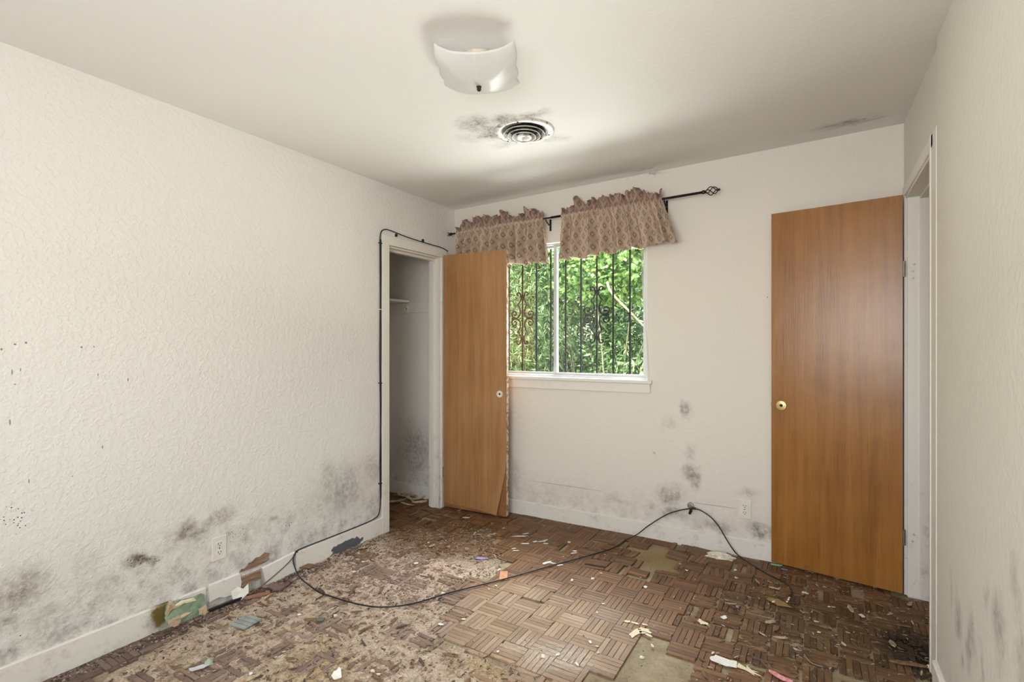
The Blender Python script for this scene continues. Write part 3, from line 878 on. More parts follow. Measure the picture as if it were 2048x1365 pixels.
# ------------------------------------------------------------------ doors
def local_box(root, name, lo, hi, mat, bevel=0.0, parent=None):
    w = MB().box(lo, hi)
    return w.build(name, mat, parent or root, bevel=bevel)

def rosette(root, x, z, r, mat, y):
    """round knob plate without its knob: plate, spindle hole, two screws"""
    Mx = lambda q: Vector((q.x, -q.z, q.y))
    w = MB().lathe([(0.0, 0.0), (r, 0.0), (r, 0.0025), (r * 0.93, 0.0045), (r * 0.42, 0.0055), (r * 0.40, 0.003), (0.0, 0.003)], (x, y, z), 36, Mx)
    pl = w.build('knob_plate', mat, root, smooth=False)
    MB().lathe([(0.0, 0.0), (r * 0.30, 0.0), (r * 0.30, 0.001), (0.0, 0.001)], (x, y - 0.0032, z), 20, Mx).build('spindle_hole', M_SLOT, pl)
    for s in (-1, 1):
        MB().lathe([(0.0, 0.0), (r * 0.11, 0.0), (r * 0.11, 0.001), (0.0, 0.0018)], (x + s * r * 0.66, y - 0.005, z + 0.0005 * s), 10, Mx).build('screw', M_STEEL, pl)

def hinge(root, x, z, y):
    w = MB().tube([(x, y, z - 0.04), (x, y, z + 0.04)], 0.006, 10)
    h = w.build('hinge', M_STEEL, root)
    MB().box((x - 0.002, y + 0.002, z - 0.038), (x + 0.0, y + 0.026, z + 0.038)).build('hinge_leaf', M_STEEL, h)

# varnished door leaning back against the garden wall (local x: from free edge to hinge edge, -y faces the room)
H1 = Vector((0.366, 3.240)); H0 = Vector((-0.237, 3.322))
W1 = (H1 - H0).length
door_1 = empty('door_1', (H0.x, H0.y, 0.0), math.atan2(H1.y - H0.y, H1.x - H0.x))
struct(door_1, 'orange varnished flush door standing open against the back wall', 'door')
local_box(door_1, 'leaf', (0, 0.002, 0.012), (W1, 0.036, 2.048), M_EDGE)
w = MB()
n = 24
vs = []
for i in range(n + 1):
    x = W1 * i / n
    zt = 2.048 - (0.004 * max(0, fbm(x * 14, 3.0)) if 0.2 < x < W1 - 0.1 else 0)
    zb = 0.012
    xr = x
    vs += [(xr, 0.0, zb), (xr, 0.0, zt), (xr, 0.0025, zb), (xr, 0.0025, zt)]
fs = []
for i in range(n):
    a = 4 * i; c = a + 4
    fs += [(a, c, c + 1, a + 1), (a + 1, c + 1, c + 3, a + 3), (a, a + 2, c + 2, c)]
fs += [(0, 1, 3, 2), (4 * n, 4 * n + 2, 4 * n + 3, 4 * n + 1)]
w.add(vs, fs).build('veneer', M_DOOR_R, door_1)
local_box(door_1, 'edge_strip', (W1 - 0.001, 0.001, 0.012), (W1 + 0.001, 0.034, 2.046), simple('dark_door_edge', (0.10, 0.035, 0.012), 0.5))
rosette(door_1, 0.052, 0.931, 0.0275, M_BRASS, 0.0)
local_box(door_1, 'latch', (-0.007, 0.012, 0.923), (0.0, 0.024, 0.945), M_STEEL, 0.002)
for zz in (1.67, 0.30): hinge(door_1, W1 + 0.006, zz, 0.006)

# closet door, its veneer coming off at the bottom
H0 = Vector((-2.525, 3.128)); H1 = Vector((-1.967, 3.166))
W2 = (H1 - H0).length
door_2 = empty('door_2', (H0.x, H0.y, 0.0), math.atan2(H1.y - H0.y, H1.x - H0.x))
struct(door_2, 'worn honey coloured closet door with veneer peeling at its bottom corner', 'door')
w = MB().box((0, 0.004, 0.012), (W2, 0.036, 1.988))
w.build('leaf', simple('door_core_wood', (0.30, 0.135, 0.052), 0.6, var=0.2, scale=12), door_2, bevel=0.004)
n, m = 26, 40
vs, fs = [], []
for j in range(m + 1):
    for i in range(n + 1):
        fx, fz = i / n, j / m
        x = W2 * fx; z = 0.045 + (1.988 - 0.045) * fz
        if z < 0.5:
            cut = 0.075 * max(0.0, (0.42 - z) / 0.42) ** 1.3
            x = min(x, W2 - 0.001) * (1 - cut / W2)
        else: x = min(x, W2)
        lift = 0.036 * max(0.0, (0.45 - z) / 0.45) ** 1.6 * max(0.0, (fx - 0.55) / 0.45) ** 1.5
        z2 = z - (0.02 * fx if j == 0 else 0)
        if j == 0: z2 += 0.004 * fbm(x * 20, 1.0)
        vs.append((x, 0.002 - lift, z2))
nv = len(vs)
vs += [(x, y + 0.002, z) for x, y, z in vs]
for j in range(m):
    for i in range(n):
        a = j * (n + 1) + i
        fs.append((a, a + 1, a + n + 2, a + n + 1)); fs.append((nv + a, nv + a + n + 1, nv + a + n + 2, nv + a + 1))
for i in range(n): fs.append((i, nv + i, nv + i + 1, i + 1))
for j in range(m):
    a = j * (n + 1) + n; fs.append((a, nv + a, nv + a + n + 1, a + n + 1))
    a = j * (n + 1); fs.append((a, a + n + 1, nv + a + n + 1, nv + a))
mesh_obj('veneer', vs, fs, M_DOOR_C, door_2)
k = NT('pale_door_edge')
k.set(k.mix(k.step(k.noise(25, 4, 0.7, k.pos()), 0.45, 0.6), (0.75, 0.66, 0.52), (0.30, 0.16, 0.07)), 0.6)
local_box(door_2, 'edge_strip', (W2 - 0.001, 0.006, 0.02), (W2 + 0.0015, 0.034, 1.986), k.m)
rosette(door_2, W2 - 0.055, 0.918, 0.0255, M_IVORY, 0.001)
local_box(door_2, 'latch', (W2, 0.012, 0.905), (W2 + 0.006, 0.024, 0.93), M_STEEL, 0.002)
for zz in (1.66, 0.28): hinge(door_2, -0.006, zz, 0.006)

# closet shelf, cleat and rod socket
sh = MB().box((-3.28, 1.56, 1.643), (-2.985, 3.243, 1.662))
tag(sh.build('closet_shelf', M_TRIM, bevel=0.002), 'white painted shelf board high inside the closet', 'shelf')
cl = empty('shelf_cleat', (-2.9, 3.25, 1.6)); cl.location = (0, 0, 0)
tag(cl, 'white cleat board under the closet shelf with a round rod socket', 'cleat')
MB().box((-3.28, 3.244, 1.555), (XL - 0.102, 3.262, 1.643)).build('board', M_TRIM, cl, bevel=0.002)
My = lambda q: Vector((q.x, -q.z, q.y))
so = MB().lathe([(0.030, 0.0), (0.030, 0.012), (0.024, 0.016), (0.020, 0.016), (0.019, 0.006), (0.0, 0.006)], (-3.02, 3.244, 1.592), 28, My).build('rod_socket', M_IVORY, cl, smooth=False)
MB().lathe([(0.0, 0.0), (0.006, 0.0), (0.005, 0.003), (0.0, 0.004)], (-3.02, 3.238, 1.592), 12, My).build('screw', M_STEEL, so)

# ------------------------------------------------------------------ window
win = empty('window_1')
struct(win, 'sliding aluminium window with two panes looking onto green shrubs', 'window')
V0, V1 = -0.085, -0.04
fw = 0.022
f = MB()
f.box((WU0, V0 - 0.01, WZ0), (WU0 + fw, V1, WZ1), Bm); f.box((WU1 - fw, V0 - 0.01, WZ0), (WU1, V1, WZ1), Bm)
f.box((WU0, V0 - 0.01, WZ0), (WU1, V1, WZ0 + 0.018), Bm); f.box((WU0, V0 - 0.01, WZ1 - fw), (WU1, V1, WZ1), Bm)
f.build('frame', M_ALU, win, bevel=0.002)
def sash(u0, u1, v):
    s = empty('sash'); s.parent = win
    m = MB(); g = 0.020
    z0, z1 = WZ0 + 0.014, WZ1 - 0.018
    m.box((u0, v, z0), (u0 + g + 0.006, v + 0.018, z1), Bm); m.box((u1 - g - 0.006, v, z0), (u1, v + 0.018, z1), Bm)
    m.box((u0 + g, v, z0), (u1 - g, v + 0.018, z0 + g), Bm); m.box((u0 + g, v, z1 - g), (u1 - g, v + 0.018, z1), Bm)
    so_ = m.build('sash_frame', M_ALU, s, bevel=0.002)
    MB().box((u0 + g, v + 0.007, z0 + g), (u1 - g, v + 0.010, z1 - g), Bm).build('pane', M_GLASS, s)
UM = 0.868
sash(WU0 + 0.018, UM + 0.022, V0)
sash(UM - 0.004, WU1 - 0.018, V0 + 0.020)
# painted wooden lining, stool and apron
f = MB()
f.box((WU0 - 0.001, V1, WZ0), (WU0 + 0.012, 0.004, WZ1), Bm); f.box((WU1 - 0.012, V1, WZ0), (WU1 + 0.001, 0.004, WZ1), Bm); f.box((WU0, V1, WZ1 - 0.012), (WU1, 0.004, WZ1 + 0.001), Bm)
f.build('lining', M_TRIM, win)
MB().box((WU0 - 0.03, V1, WZ0 - 0.022), (WU1 + 0.03, 0.030, WZ0 + 0.002), Bm).build('sill', M_TRIM, win, bevel=0.004)
MB().box((WU0 - 0.015, 0.0, WZ0 - 0.085), (WU1 + 0.018, 0.014, WZ0 - 0.022), Bm).build('apron', M_TRIM, win, bevel=0.002)
# rear window, simple
win2 = empty('window_2'); struct(win2, 'plain window in the wall opposite the barred window', 'window')
f = MB()
f.box((RW[0], REAR_Y - 0.10, RW[2]), (RW[0] + 0.04, REAR_Y - 0.05, RW[3])); f.box((RW[1] - 0.04, REAR_Y - 0.10, RW[2]), (RW[1], REAR_Y - 0.05, RW[3]))
f.box((RW[0] + 0.04, REAR_Y - 0.10, RW[2]), (RW[1] - 0.04, REAR_Y - 0.05, RW[2] + 0.04)); f.box((RW[0] + 0.04, REAR_Y - 0.10, RW[3] - 0.04), (RW[1] - 0.04, REAR_Y - 0.05, RW[3]))
f.build('frame', M_ALU, win2)

# iron security bars outside
gril = empty('security_grille')
tag(gril, 'black iron security bars with scroll ornaments outside the window', 'window bars')
bar_u = [0.53 + 0.1245 * q for q in range(-3, 9)]
GV = -0.185
for u in bar_u:
    if WU0 - 0.1 < u < WU1 + 0.08:
        MB().box((u - 0.0052, GV - 0.0052, WZ0 - 0.10), (u + 0.0052, GV + 0.0052, WZ1 + 0.12), Bm).build('bar', M_BLACK, gril)
for z in (WZ0 - 0.075, WZ1 + 0.09):
    MB().box((WU0 - 0.10, GV - 0.016, z - 0.010), (WU1 + 0.10, GV - 0.005, z + 0.010), Bm).build('rail', M_BLACK, gril)
def scroll(u0, zc):
    root = empty('scroll'); root.parent = gril
    for s in (-1, 1):
        for h in (-1, 1):
            pts = []
            c = (0.038, 0.192); r0 = 0.022                      # top curl
            for q in range(15):
                a = R(-130 + q * 25) ; rr = 0.006 + (r0 - 0.006) * q / 14
                pts.append((c[0] + rr * math.cos(a), c[1] + rr * math.sin(a)))
            pts += [(0.016, 0.192), (0.011, 0.178), (0.014, 0.150), (0.026, 0.128), (0.043, 0.109), (0.027, 0.090), (0.020, 0.060), (0.022, 0.030), (0.034, 0.010), (0.055, 0.003), (0.078, 0.006)]
            c = (0.070, 0.036); r0 = 0.030
            for q in range(17):
                a = R(-65 + q * 25); rr = r0 - (r0 - 0.006) * q / 16
                pts.append((c[0] + rr * math.cos(a), c[1] + rr * math.sin(a)))
            P = [BW(u0 + s * x, GV + 0.001, zc + h * z) for x, z in pts]
            MB().tube(P, 0.0058, 6).build('scroll_bar', M_BLACK, root)
    for h in (-1, 1):
        MB().box((u0 - 0.016, GV - 0.008, zc + h * 0.172 - 0.010), (u0 + 0.016, GV + 0.008, zc + h * 0.172 + 0.010), Bm).build('collar', M_BLACK, root)
    for s in (-1, 1):
        MB().box((u0 + s * 0.072 - 0.022, GV - 0.007, zc - 0.007), (u0 + s * 0.072 + 0.022, GV + 0.007, zc + 0.007), Bm).build('collar', M_BLACK, root)
scroll(bar_u[3], 1.495); scroll(bar_u[8], 1.505)

# ------------------------------------------------------------------ curtain rod and valances
rodA = BW(0.03, 0.085, 2.172); rodB = BW(1.93, 0.085, 2.226)
rod = empty('curtain_rod'); tag(rod, 'dark metal curtain rod with twisted cage finials above the window', 'curtain rod')
dr = (rodB - rodA).normalized()
MB().tube([rodA, rodA.lerp(rodB, 0.53)], 0.0062, 12).build('pole', M_BRONZE, rod, smooth=True)
MB().tube([rodA.lerp(rodB, 0.46), rodB], 0.0080, 12).build('pole', M_BRONZE, rod, smooth=True)
def finial(p, d, L=0.105, rad=0.024):
    root = empty('finial'); root.parent = rod
    d = d.normalized(); up = Vector((0, 0, 1)); s = d.cross(up).normalized(); up = s.cross(d)
    MB().lathe([(0.0, 0), (0.010, 0), (0.012, 0.006), (0.011, 0.018), (0.006, 0.022), (0.0, 0.022)], p, 14, lambda q: d * q.z + s * q.x + up * q.y).build('collar', M_BRONZE, root, smooth=True)
    b = p + d * 0.02
    for q in range(4):
        pts = []
        for i in range(25):
            f_ = i / 24; a = q * math.pi / 2 + f_ * math.pi * 1.1
            r_ = rad * math.sin(math.pi * f_) ** 0.85 + 0.002
            pts.append(b + d * (f_ * (L - 0.03)) + (s * math.cos(a) + up * math.sin(a)) * r_)
        MB().tube(pts, 0.0030, 6).build('cage_wire', M_BRONZE, root, smooth=True)
    MB().lathe([(0.0, 0), (0.005, 0.001), (0.008, 0.006), (0.008, 0.010), (0.004, 0.015), (0.0, 0.016)], b + d * (L - 0.034), 12, lambda q: d * q.z + s * q.x + up * q.y).build('tip', M_BRONZE, root, smooth=True)
finial(rodB, dr); finial(rodA, -dr, 0.085, 0.021)
for u, z in ((0.862, 2.196), (1.70, 2.219)):
    br = MB()
    br.tube([BW(u, 0.0, z - 0.035), BW(u, 0.03, z - 0.036), BW(u, 0.066, z - 0.022), BW(u, 0.082, z - 0.010)], 0.0045, 8)
    br.box((u - 0.007, 0.0, z - 0.075), (u + 0.007, 0.004, z + 0.01), Bm)
    br.build('bracket', M_BRONZE, rod)

k = NT('valance_cloth')
uvx, uvy, _z = k.sep(k.uv())
PX, PY = 0.066, 0.088
def lattice(ox, oy):
    a = k.math('FRACT', k.add(k.math('DIVIDE', uvx, PX), ox)); b = k.math('FRACT', k.add(k.math('DIVIDE', uvy, PY), oy))
    da = k.math('ABSOLUTE', k.math('SUBTRACT', a, 0.5)); db = k.math('ABSOLUTE', k.math('SUBTRACT', b, 0.5))
    return k.add(da, db)
d1 = k.math('MINIMUM', lattice(0, 0), lattice(0.5, 0.5))
ring = k.mul(k.step(d1, 0.13, 0.16), k.step(d1, 0.235, 0.265, 1.0, 0.0))
core = k.step(d1, 0.05, 0.10, 1.0, 0.0)
weave = k.noise(900, 2, 0.5, k.vm('MULTIPLY', k.uv(), (1, 0.35, 1)))
pos = k.pos()
base = k.mix(k.mul(weave, 0.6), (0.60, 0.475, 0.365), (0.49, 0.375, 0.285))
base = k.mix(k.step(k.sep(pos)[2], 2.19, 2.215), base, (0.40, 0.27, 0.215))  # header darkened in colour for its shading and doubled cloth
band_ = k.mul(k.step(d1, 0.40, 0.46), 0.35)
base = k.mix(band_, base, (0.68, 0.56, 0.44))
col = k.mix(k.mul(ring, 0.72), base, (0.20, 0.125, 0.10))
col = k.mix(k.mul(core, 0.5), col, (0.60, 0.49, 0.38))
k.set(col, 0.9, 0, 0.15)
k.bump(weave, 0.15, 0.002)
tl = k.n('ShaderNodeBsdfTranslucent'); k.put(tl.inputs[0], col)
ms = k.n('ShaderNodeMixShader'); ms.inputs[0].default_value = 0.16
k.t.links.new(k.b.outputs[0], ms.inputs[1]); k.t.links.new(tl.outputs[0], ms.inputs[2]); k.t.links.new(ms.outputs[0], k.out.inputs[0])
M_CLOTH = k.m

def valance(name, uL, uR, bL, bR, drop_l, drop_r, folds, seed, label, flare=0.0):
    """gathered valance: ruffle above the rod, sleeve, skirt"""
    rnd = random.Random(seed)
    nu, nv = folds * 20, 34
    vs, fs, uvs = [], [], []
    ph = [rnd.uniform(-0.9, 0.9) for _ in range(folds + 2)]
    am = [rnd.uniform(0.65, 1.35) for _ in range(folds + 2)]
    tops = [rnd.uniform(0.042, 0.105) for _ in range(folds * 2 + 3)]
    for i in range(nu + 1):
        f_ = i / nu
        q = f_ * folds; qi = int(min(q, folds - 1)); fr = q - qi
        a = am[qi] * (1 - fr) + am[qi + 1] * fr
        phase = 2 * math.pi * (q + 0.18 * (ph[qi] * (1 - fr) + ph[qi + 1] * fr))
        tq = f_ * folds * 2; ti = int(tq); tf = tq - ti; tf = tf * tf * (3 - 2 * tf)
        top = tops[ti] * (1 - tf) + tops[ti + 1] * tf
        top *= min(1.0, 0.55 + 4 * f_, 0.55 + 4 * (1 - f_))
        uu0 = uL + (uR - uL) * f_
        rz = rodA.z + (rodB.z - rodA.z) * (uu0 - 0.03) / 1.90
        drop = drop_l + (drop_r - drop_l) * f_ + 0.006 * math.sin(phase * 0.5 + seed)
        for j in range(nv + 1):
            g = j / nv
            if g < 0.22:                                     # ruffle
                h = 1 - g / 0.22
                z = rz + 0.012 + top * h
                amp = 0.007 + 0.020 * h
                v = 0.085 + amp * a * math.sin(phase * 1.5 + 0.7) + 0.010 * h * math.sin(phase * 0.7 + seed) + 0.02 * h * h * math.sin(phase * 2.3)
                u = uu0 + 0.008 * h * math.sin(phase * 1.1 + 1)
                z -= 0.010 * h * abs(math.sin(phase * 2.3))
            elif g < 0.34:                                   # sleeve round the rod
                h = (g - 0.22) / 0.12
                z = rz + 0.012 - 0.026 * h
                v = 0.085 + 0.014 + 0.007 * a * math.sin(phase * 2) + 0.004 * math.sin(math.pi * h)
                u = uu0
            else:                                            # skirt
                h = (g - 0.34) / 0.66
                z = rz - 0.014 - drop * h
                sw = h ** 0.6
                amp = 0.012 + 0.041 * sw
                s_ = math.sin(phase); s_ = math.copysign(abs(s_) ** 0.8, s_)
                v = 0.088 + amp * a * s_ + flare * h * f_ ** 4 * 0.05
                v += 0.006 * math.sin(phase * 2.3 + h * 3)
                ub = bL + (bR - bL) * f_
                u = uu0 + (ub - uu0) * h + 0.007 * sw * math.cos(phase) * a
            p = BW(u, max(v, 0.012), z)
            vs.append(p)
            uvs.append((f_ * (uR - uL) * 1.9, 0.5 - (z - rz)))
    m = nv + 1
    for i in range(nu):
        for j in range(nv):
            a = i * m + j
            fs.append((a, a + 1, a + m + 1, a + m))
    o = mesh_obj(name, vs, fs, M_CLOTH, smooth=True, uvs=uvs)
    md = o.modifiers.new('cloth', 'SOLIDIFY'); md.thickness = 0.0016; md.offset = 0
    tag(o, label, 'valance', 'diamond patterned valances')
    return o
valance('window_valance', 0.075, 0.850, 0.06, 0.885, 0.262, 0.305, 10, 3, 'tan diamond patterned valance behind the top of the closet door')
valance('window_valance', 0.985, 1.690, 0.960, 1.790, 0.305, 0.268, 8, 8, 'tan diamond patterned valance flaring open at the free end of the rod', 1.0)

# blind cord and strip on the sill
c0 = BP(1284, 520, 0.01); c1 = BP(1291, 640, 0.02); c2 = BP(1298, 752, 0.035)
tag(MB().tube(catmull([BW(c0[0], 0.012, 1.95), BW(c0[0] + 0.004, 0.013, c1[1] + 0.2), BW(c1[0], 0.018, c1[1]), BW(c2[0] - 0.01, 0.034, c2[1] + 0.06), BW(c2[0], 0.036, c2[1]), BW(c2[0] + 0.004, 0.036, c2[1] - 0.08)]), 0.0016, 6).build('blind_cord', M_IVORY),
    'thin white cord hanging beside the window frame', 'cord')
u0, z0 = BP(1226, 755, 0.0); u1, _ = BP(1268, 755, 0.0)
tag(MB().box((u0, -0.025, WZ0 + 0.0022), (u1, -0.003, WZ0 + 0.012), Bm).build('plastic_strip', M_TRIM, bevel=0.002), 'small white plastic strip lying on the window sill', 'strip')

# ------------------------------------------------------------------ ceiling light
k = NT('frosted_glass')
ox, oy, oz = k.sep(k.obj())
ang = k.math('ARCTAN2', oy, ox)
rad = k.vm('LENGTH', k.comb(ox, oy, 0))
rays = k.mul(k.step(k.math('ABSOLUTE', k.math('SINE', k.mul(ang, 4.0))), 0.03, 0.10, 1.0, 0.0), k.step(rad, 0.02, 0.05))
rings = k.step(k.math('ABSOLUTE', k.math('SINE', k.mul(k.add(rad, k.mul(k.noise(9, 2, 0.5, k.obj()), 0.03)), 95.0))), 0.04, 0.14, 1.0, 0.0)
col = k.mix(k.mul(k.mx(rays, k.mul(rings, 0.5)), 0.45), (0.86, 0.86, 0.85), (0.99, 0.99, 0.99))
k.set(col, 0.30, 0, 0.4)
tl = k.n('ShaderNodeBsdfTranslucent'); tl.inputs[0].default_value = (0.9, 0.9, 0.88, 1)
tp = k.n('ShaderNodeBsdfTransparent'); tp.inputs[0].default_value = (0.95, 0.95, 0.94, 1)
m1 = k.n('ShaderNodeMixShader'); m1.inputs[0].default_value = 0.42
m2 = k.n('ShaderNodeMixShader'); m2.inputs[0].default_value = 0.16
k.t.links.new(k.b.outputs[0], m1.inputs[1]); k.t.links.new(tl.outputs[0], m1.inputs[2])
k.t.links.new(m1.outputs[0], m2.inputs[1]); k.t.links.new(tp.outputs[0], m2.inputs[2]); k.t.links.new(m2.outputs[0], k.out.inputs[0])
M_FROST = k.m
LC = Vector((-1.112, 1.592)); lz = ceil_z(LC.x, LC.y)
lamp = empty('ceiling_light', (LC.x, LC.y, lz), R(27.5))
tag(lamp, 'square bent frosted glass ceiling light with dark centre knob, switched off', 'ceiling light')
MB().lathe([(0.0, 0.0), (0.060, 0.0), (0.062, -0.006), (0.056, -0.022), (0.030, -0.028), (0.0, -0.028)], (0, 0, 0), 32).build('canopy', simple('old_brass_canopy', (0.58, 0.53, 0.42), 0.5, 0.1), lamp, smooth=True)
n = 36
vs, fs = [], []
HS = 0.143
for j in range(n + 1):
    for i in range(n + 1):
        s, t_ = -1 + 2 * i / n, -1 + 2 * j / n
        m_ = max(abs(s), abs(t_))
        m_ = (abs(s) ** 5 + abs(t_) ** 5) ** 0.2
        rr = max(0.0, (m_ - 0.30) / 0.70)
        z = -0.114 + 0.052 * rr ** 1.55 + 0.010 * (s * s * t_ * t_)
        x = s * HS; y = t_ * HS
        if abs(s) > 0.55: x += math.copysign(0.0075 * abs(math.cos(1.5 * math.pi * t_)) * ((abs(s) - 0.55) / 0.45), s)
        if abs(t_) > 0.75: z += 0.010 * (abs(t_) - 0.75) / 0.25 * (abs(s) ** 2 - 0.3)
        vs.append((x, y, z))
for j in range(n):
    for i in range(n):
        a = j * (n + 1) + i
        fs.append((a, a + n + 1, a + n + 2, a + 1))
shd = mesh_obj('glass_shade', vs, fs, M_FROST, lamp, smooth=True)
md = shd.modifiers.new('glass', 'SOLIDIFY'); md.thickness = 0.003; md.offset = 0
MB().tube([(0, 0, -0.02), (0, 0, -0.122)], 0.003, 8).build('stem', M_STEEL, lamp)
MB().lathe([(0.0, -0.134), (0.006, -0.132), (0.0085, -0.126), (0.007, -0.119), (0.010, -0.1165), (0.0, -0.116)], (0, 0, 0), 16).build('finial_knob', M_SLOT, lamp, smooth=True)
for s in (-1, 1):
    so = MB().lathe([(0.0, 0.0), (0.014, 0.0), (0.015, 0.035), (0.0, 0.036)], (s * 0.03, 0, -0.040), 14, lambda q: Vector((s * q.z, q.x, q.y))).build('bulb_socket', M_IVORY, lamp, smooth=True)

# ------------------------------------------------------------------ round air vent
VC = Vector((-1.318, 2.297)); vz = ceil_z(VC.x, VC.y)
vent = empty('ceiling_vent', (VC.x, VC.y, vz), 0)
tag(vent, 'round white metal air vent ringed with black mould on the ceiling', 'vent')
k = NT('dirty_vent_metal')
nn = k.noise(28, 6, 0.75, k.pos())
k.set(k.ramp(nn, [(0.36, (0.14, 0.12, 0.09)), (0.45, (0.62, 0.60, 0.55)), (0.56, (0.80, 0.79, 0.75))]), 0.4, 0.1, 0.5)
M_VENT = k.m
MB().lathe([(0.158, 0.0), (0.158, -0.004), (0.150, -0.009), (0.135, -0.011), (0.120, -0.008), (0.113, -0.002)], n=56).build('flange', M_VENT, vent, smooth=True)
MB().lathe([(0.0, -0.0015), (0.118, -0.0015)], n=48).build('duct_shade_disc', M_SLOT, vent)  # flat dark disc standing in for the shade inside the duct
for r0, r1, z0, z1 in ((0.094, 0.106, -0.004, -0.020), (0.070, 0.083, -0.006, -0.027), (0.047, 0.060, -0.008, -0.033)):
    MB().lathe([(r0, z0), (r1, z1), (r1 + 0.003, z1 - 0.002), (r1 + 0.003, z1 + 0.001), (r0 + 0.002, z0 + 0.003), (r0, z0)], n=56).build('louvre_ring', M_VENT, vent, smooth=True)
    MB().lathe([(r0 + 0.003, z0 + 0.0032), (r1 + 0.0025, z1 + 0.004)], n=56).build('gap_shade_coat', M_SLOT, vent, smooth=True)  # added black sheet standing in for the shade between the rings
MB().lathe([(0.0, -0.026), (0.012, -0.027), (0.018, -0.033), (0.030, -0.036), (0.040, -0.038), (0.041, -0.034), (0.020, -0.012), (0.0, -0.010)], n=40).build('centre_cone', M_VENT, vent, smooth=True)
for a in (0.7, 2.8, 5.0):
    MB().lathe([(0.0, -0.013), (0.0045, -0.012), (0.005, -0.010), (0.0, -0.009)], (0.134 * math.cos(a), 0.134 * math.sin(a), 0), 10).build('screw', M_SLOT, vent)

# ------------------------------------------------------------------ outlets (local: x along wall, -y out of the wall, z up)
def outlet(loc, rz, label, s=1.0):
    o = empty('wall_outlet', loc, rz); tag(o, label, 'outlet')
    MB().box((-0.036, -0.006, -0.058), (0.036, 0.0, 0.058)).build('cover_plate', M_IVORY, o, bevel=0.003)
    My_ = lambda q: Vector((q.x, -q.z, q.y))
    for z in (-0.021, 0.021):
        prof = []
        rc = MB()
        pts = []
        for a in range(24):
            t_ = 2 * math.pi * a / 24
            pts.append((max(-0.0165, min(0.0165, 0.0185 * math.cos(t_))), 0.0145 * math.sin(t_)))
        vs = [(x, -0.0055, z + q) for x, q in pts] + [(x * 0.96, -0.008, z + q * 0.96) for x, q in pts]
        rc.add(vs, [tuple(range(24, 48))[::-1]] + [(i, 24 + i, 24 + (i + 1) % 24, (i + 1) % 24) for i in range(24)])
        r_ = rc.build('receptacle', M_IVORY, o)
        for x, hh in ((-0.0065, 0.0050), (0.0065, 0.0040)):
            MB().box((x - 0.0013, -0.0086, z + 0.003 - hh), (x + 0.0013, -0.0078, z + 0.003 + hh)).build('slot', M_SLOT, r_)
        MB().lathe([(0.0, 0.0078), (0.0026, 0.0078), (0.0026, 0.0086), (0.0, 0.0086)], (0, 0, z - 0.0075), 10, My_).build('ground_hole', M_SLOT, r_)
    MB().lathe([(0.0, 0.006), (0.003, 0.006), (0.003, 0.0072), (0.0, 0.0076)], (0, 0, 0), 10, My_).build('screw', M_SLOT, o)
    return o
outlet((XL, 1.398, 0.272), R(90), 'ivory wall outlet among mould on the left wall')
uo_, zo_ = BP(1489.5, 1019)
outlet(BW(uo_, 0, zo_), ROTB, 'ivory wall outlet beside the black cable loop under mould')

# coax plug where the cable hangs
up, zp = BP(1384, 1014)
plug = empty('cable_wall_plug', BW(up, 0, zp), ROTB); tag(plug, 'dark cable outlet stub sticking out of the mouldy wall', 'cable outlet')
My_ = lambda q: Vector((q.x, -q.z, q.y))
MB().lathe([(0.0, 0.0), (0.022, 0.0), (0.021, 0.004), (0.008, 0.005), (0.0, 0.005)], (-0.008, 0, 0.006), 20, My_).build('wall_ring', M_STEEL, plug)
MB().tube([(0, 0, 0), (0.002, -0.03, -0.001), (0.012, -0.045, 0.004), (0.028, -0.05, 0.006)], 0.0075, 10).build('connector', M_BRONZE, plug)
MB().tube([(0, -0.018, -0.004), (-0.004, -0.03, -0.022), (-0.010, -0.034, -0.040)], [0.008, 0.009, 0.007], 10).build('splitter', M_BRONZE, plug)

# ------------------------------------------------------------------ black cable
cab = empty('coax_cable'); tag(cab, 'long black cable running round the closet casing and looping over the floor', 'cable')
xo = XL + 0.010
run = [Vector((XL + 0.020, 3.19, 2.030)), Vector((XL + 0.012, 3.12, 2.048)), Vector((XL + 0.010, 3.0, 2.052)), Vector((XL + 0.009, 2.75, 2.060)),
       Vector((XL + 0.009, 2.58, 2.075)), Vector((XL + 0.009, 2.51, 2.072)), Vector((XL + 0.009, 2.474, 2.030)), Vector((XL + 0.009, 2.470, 1.9)),
       Vector((XL + 0.009, 2.472, 1.6)), Vector((XL + 0.009, 2.468, 1.2)), Vector((XL + 0.009, 2.474, 0.8)), Vector((XL + 0.009, 2.470, 0.45)), Vector((XL + 0.009, 2.474, 0.25)),
       Vector((XL + 0.010, 2.462, 0.150)), Vector((XL + 0.012, 2.42, 0.122)), Vector((XL + 0.012, 2.30, 0.114)), Vector((XL + 0.012, 2.05, 0.113)), Vector((XL + 0.013, 1.86, 0.114)), Vector((XL + 0.020, 1.815, 0.106)),
       Vector((XL + 0.034, 1.790, 0.070)), Vector((XL + 0.075, 1.785, 0.020)), Vector((XL + 0.15, 1.760, 0.009))]
flo = [FL(x, y, 0.008) for x, y in ((635, 1183), (660, 1193), (720, 1210), (770, 1215), (830, 1207), (900, 1186), (1000, 1161), (1100, 1133), (1180, 1111), (1225, 1097))]
bk = []
for x, y, off in ((1250, 1085, 0.155), (1275, 1069, 0.11), (1300, 1050, 0.08), (1340, 1027, 0.055), (1385, 1018, 0.058), (1412, 1028, 0.062), (1435, 1050, 0.065), (1462, 1094, 0.07)):
    u_, z_ = BP(x, y, off); bk.append(BW(u_, off, max(z_, 0.008)))
end = [FL(x, y, 0.008) for x, y in ((1482, 1116), (1530, 1146), (1568, 1166), (1583, 1182), (1579, 1196))]
path = catmull(run + flo + bk + end, 7)
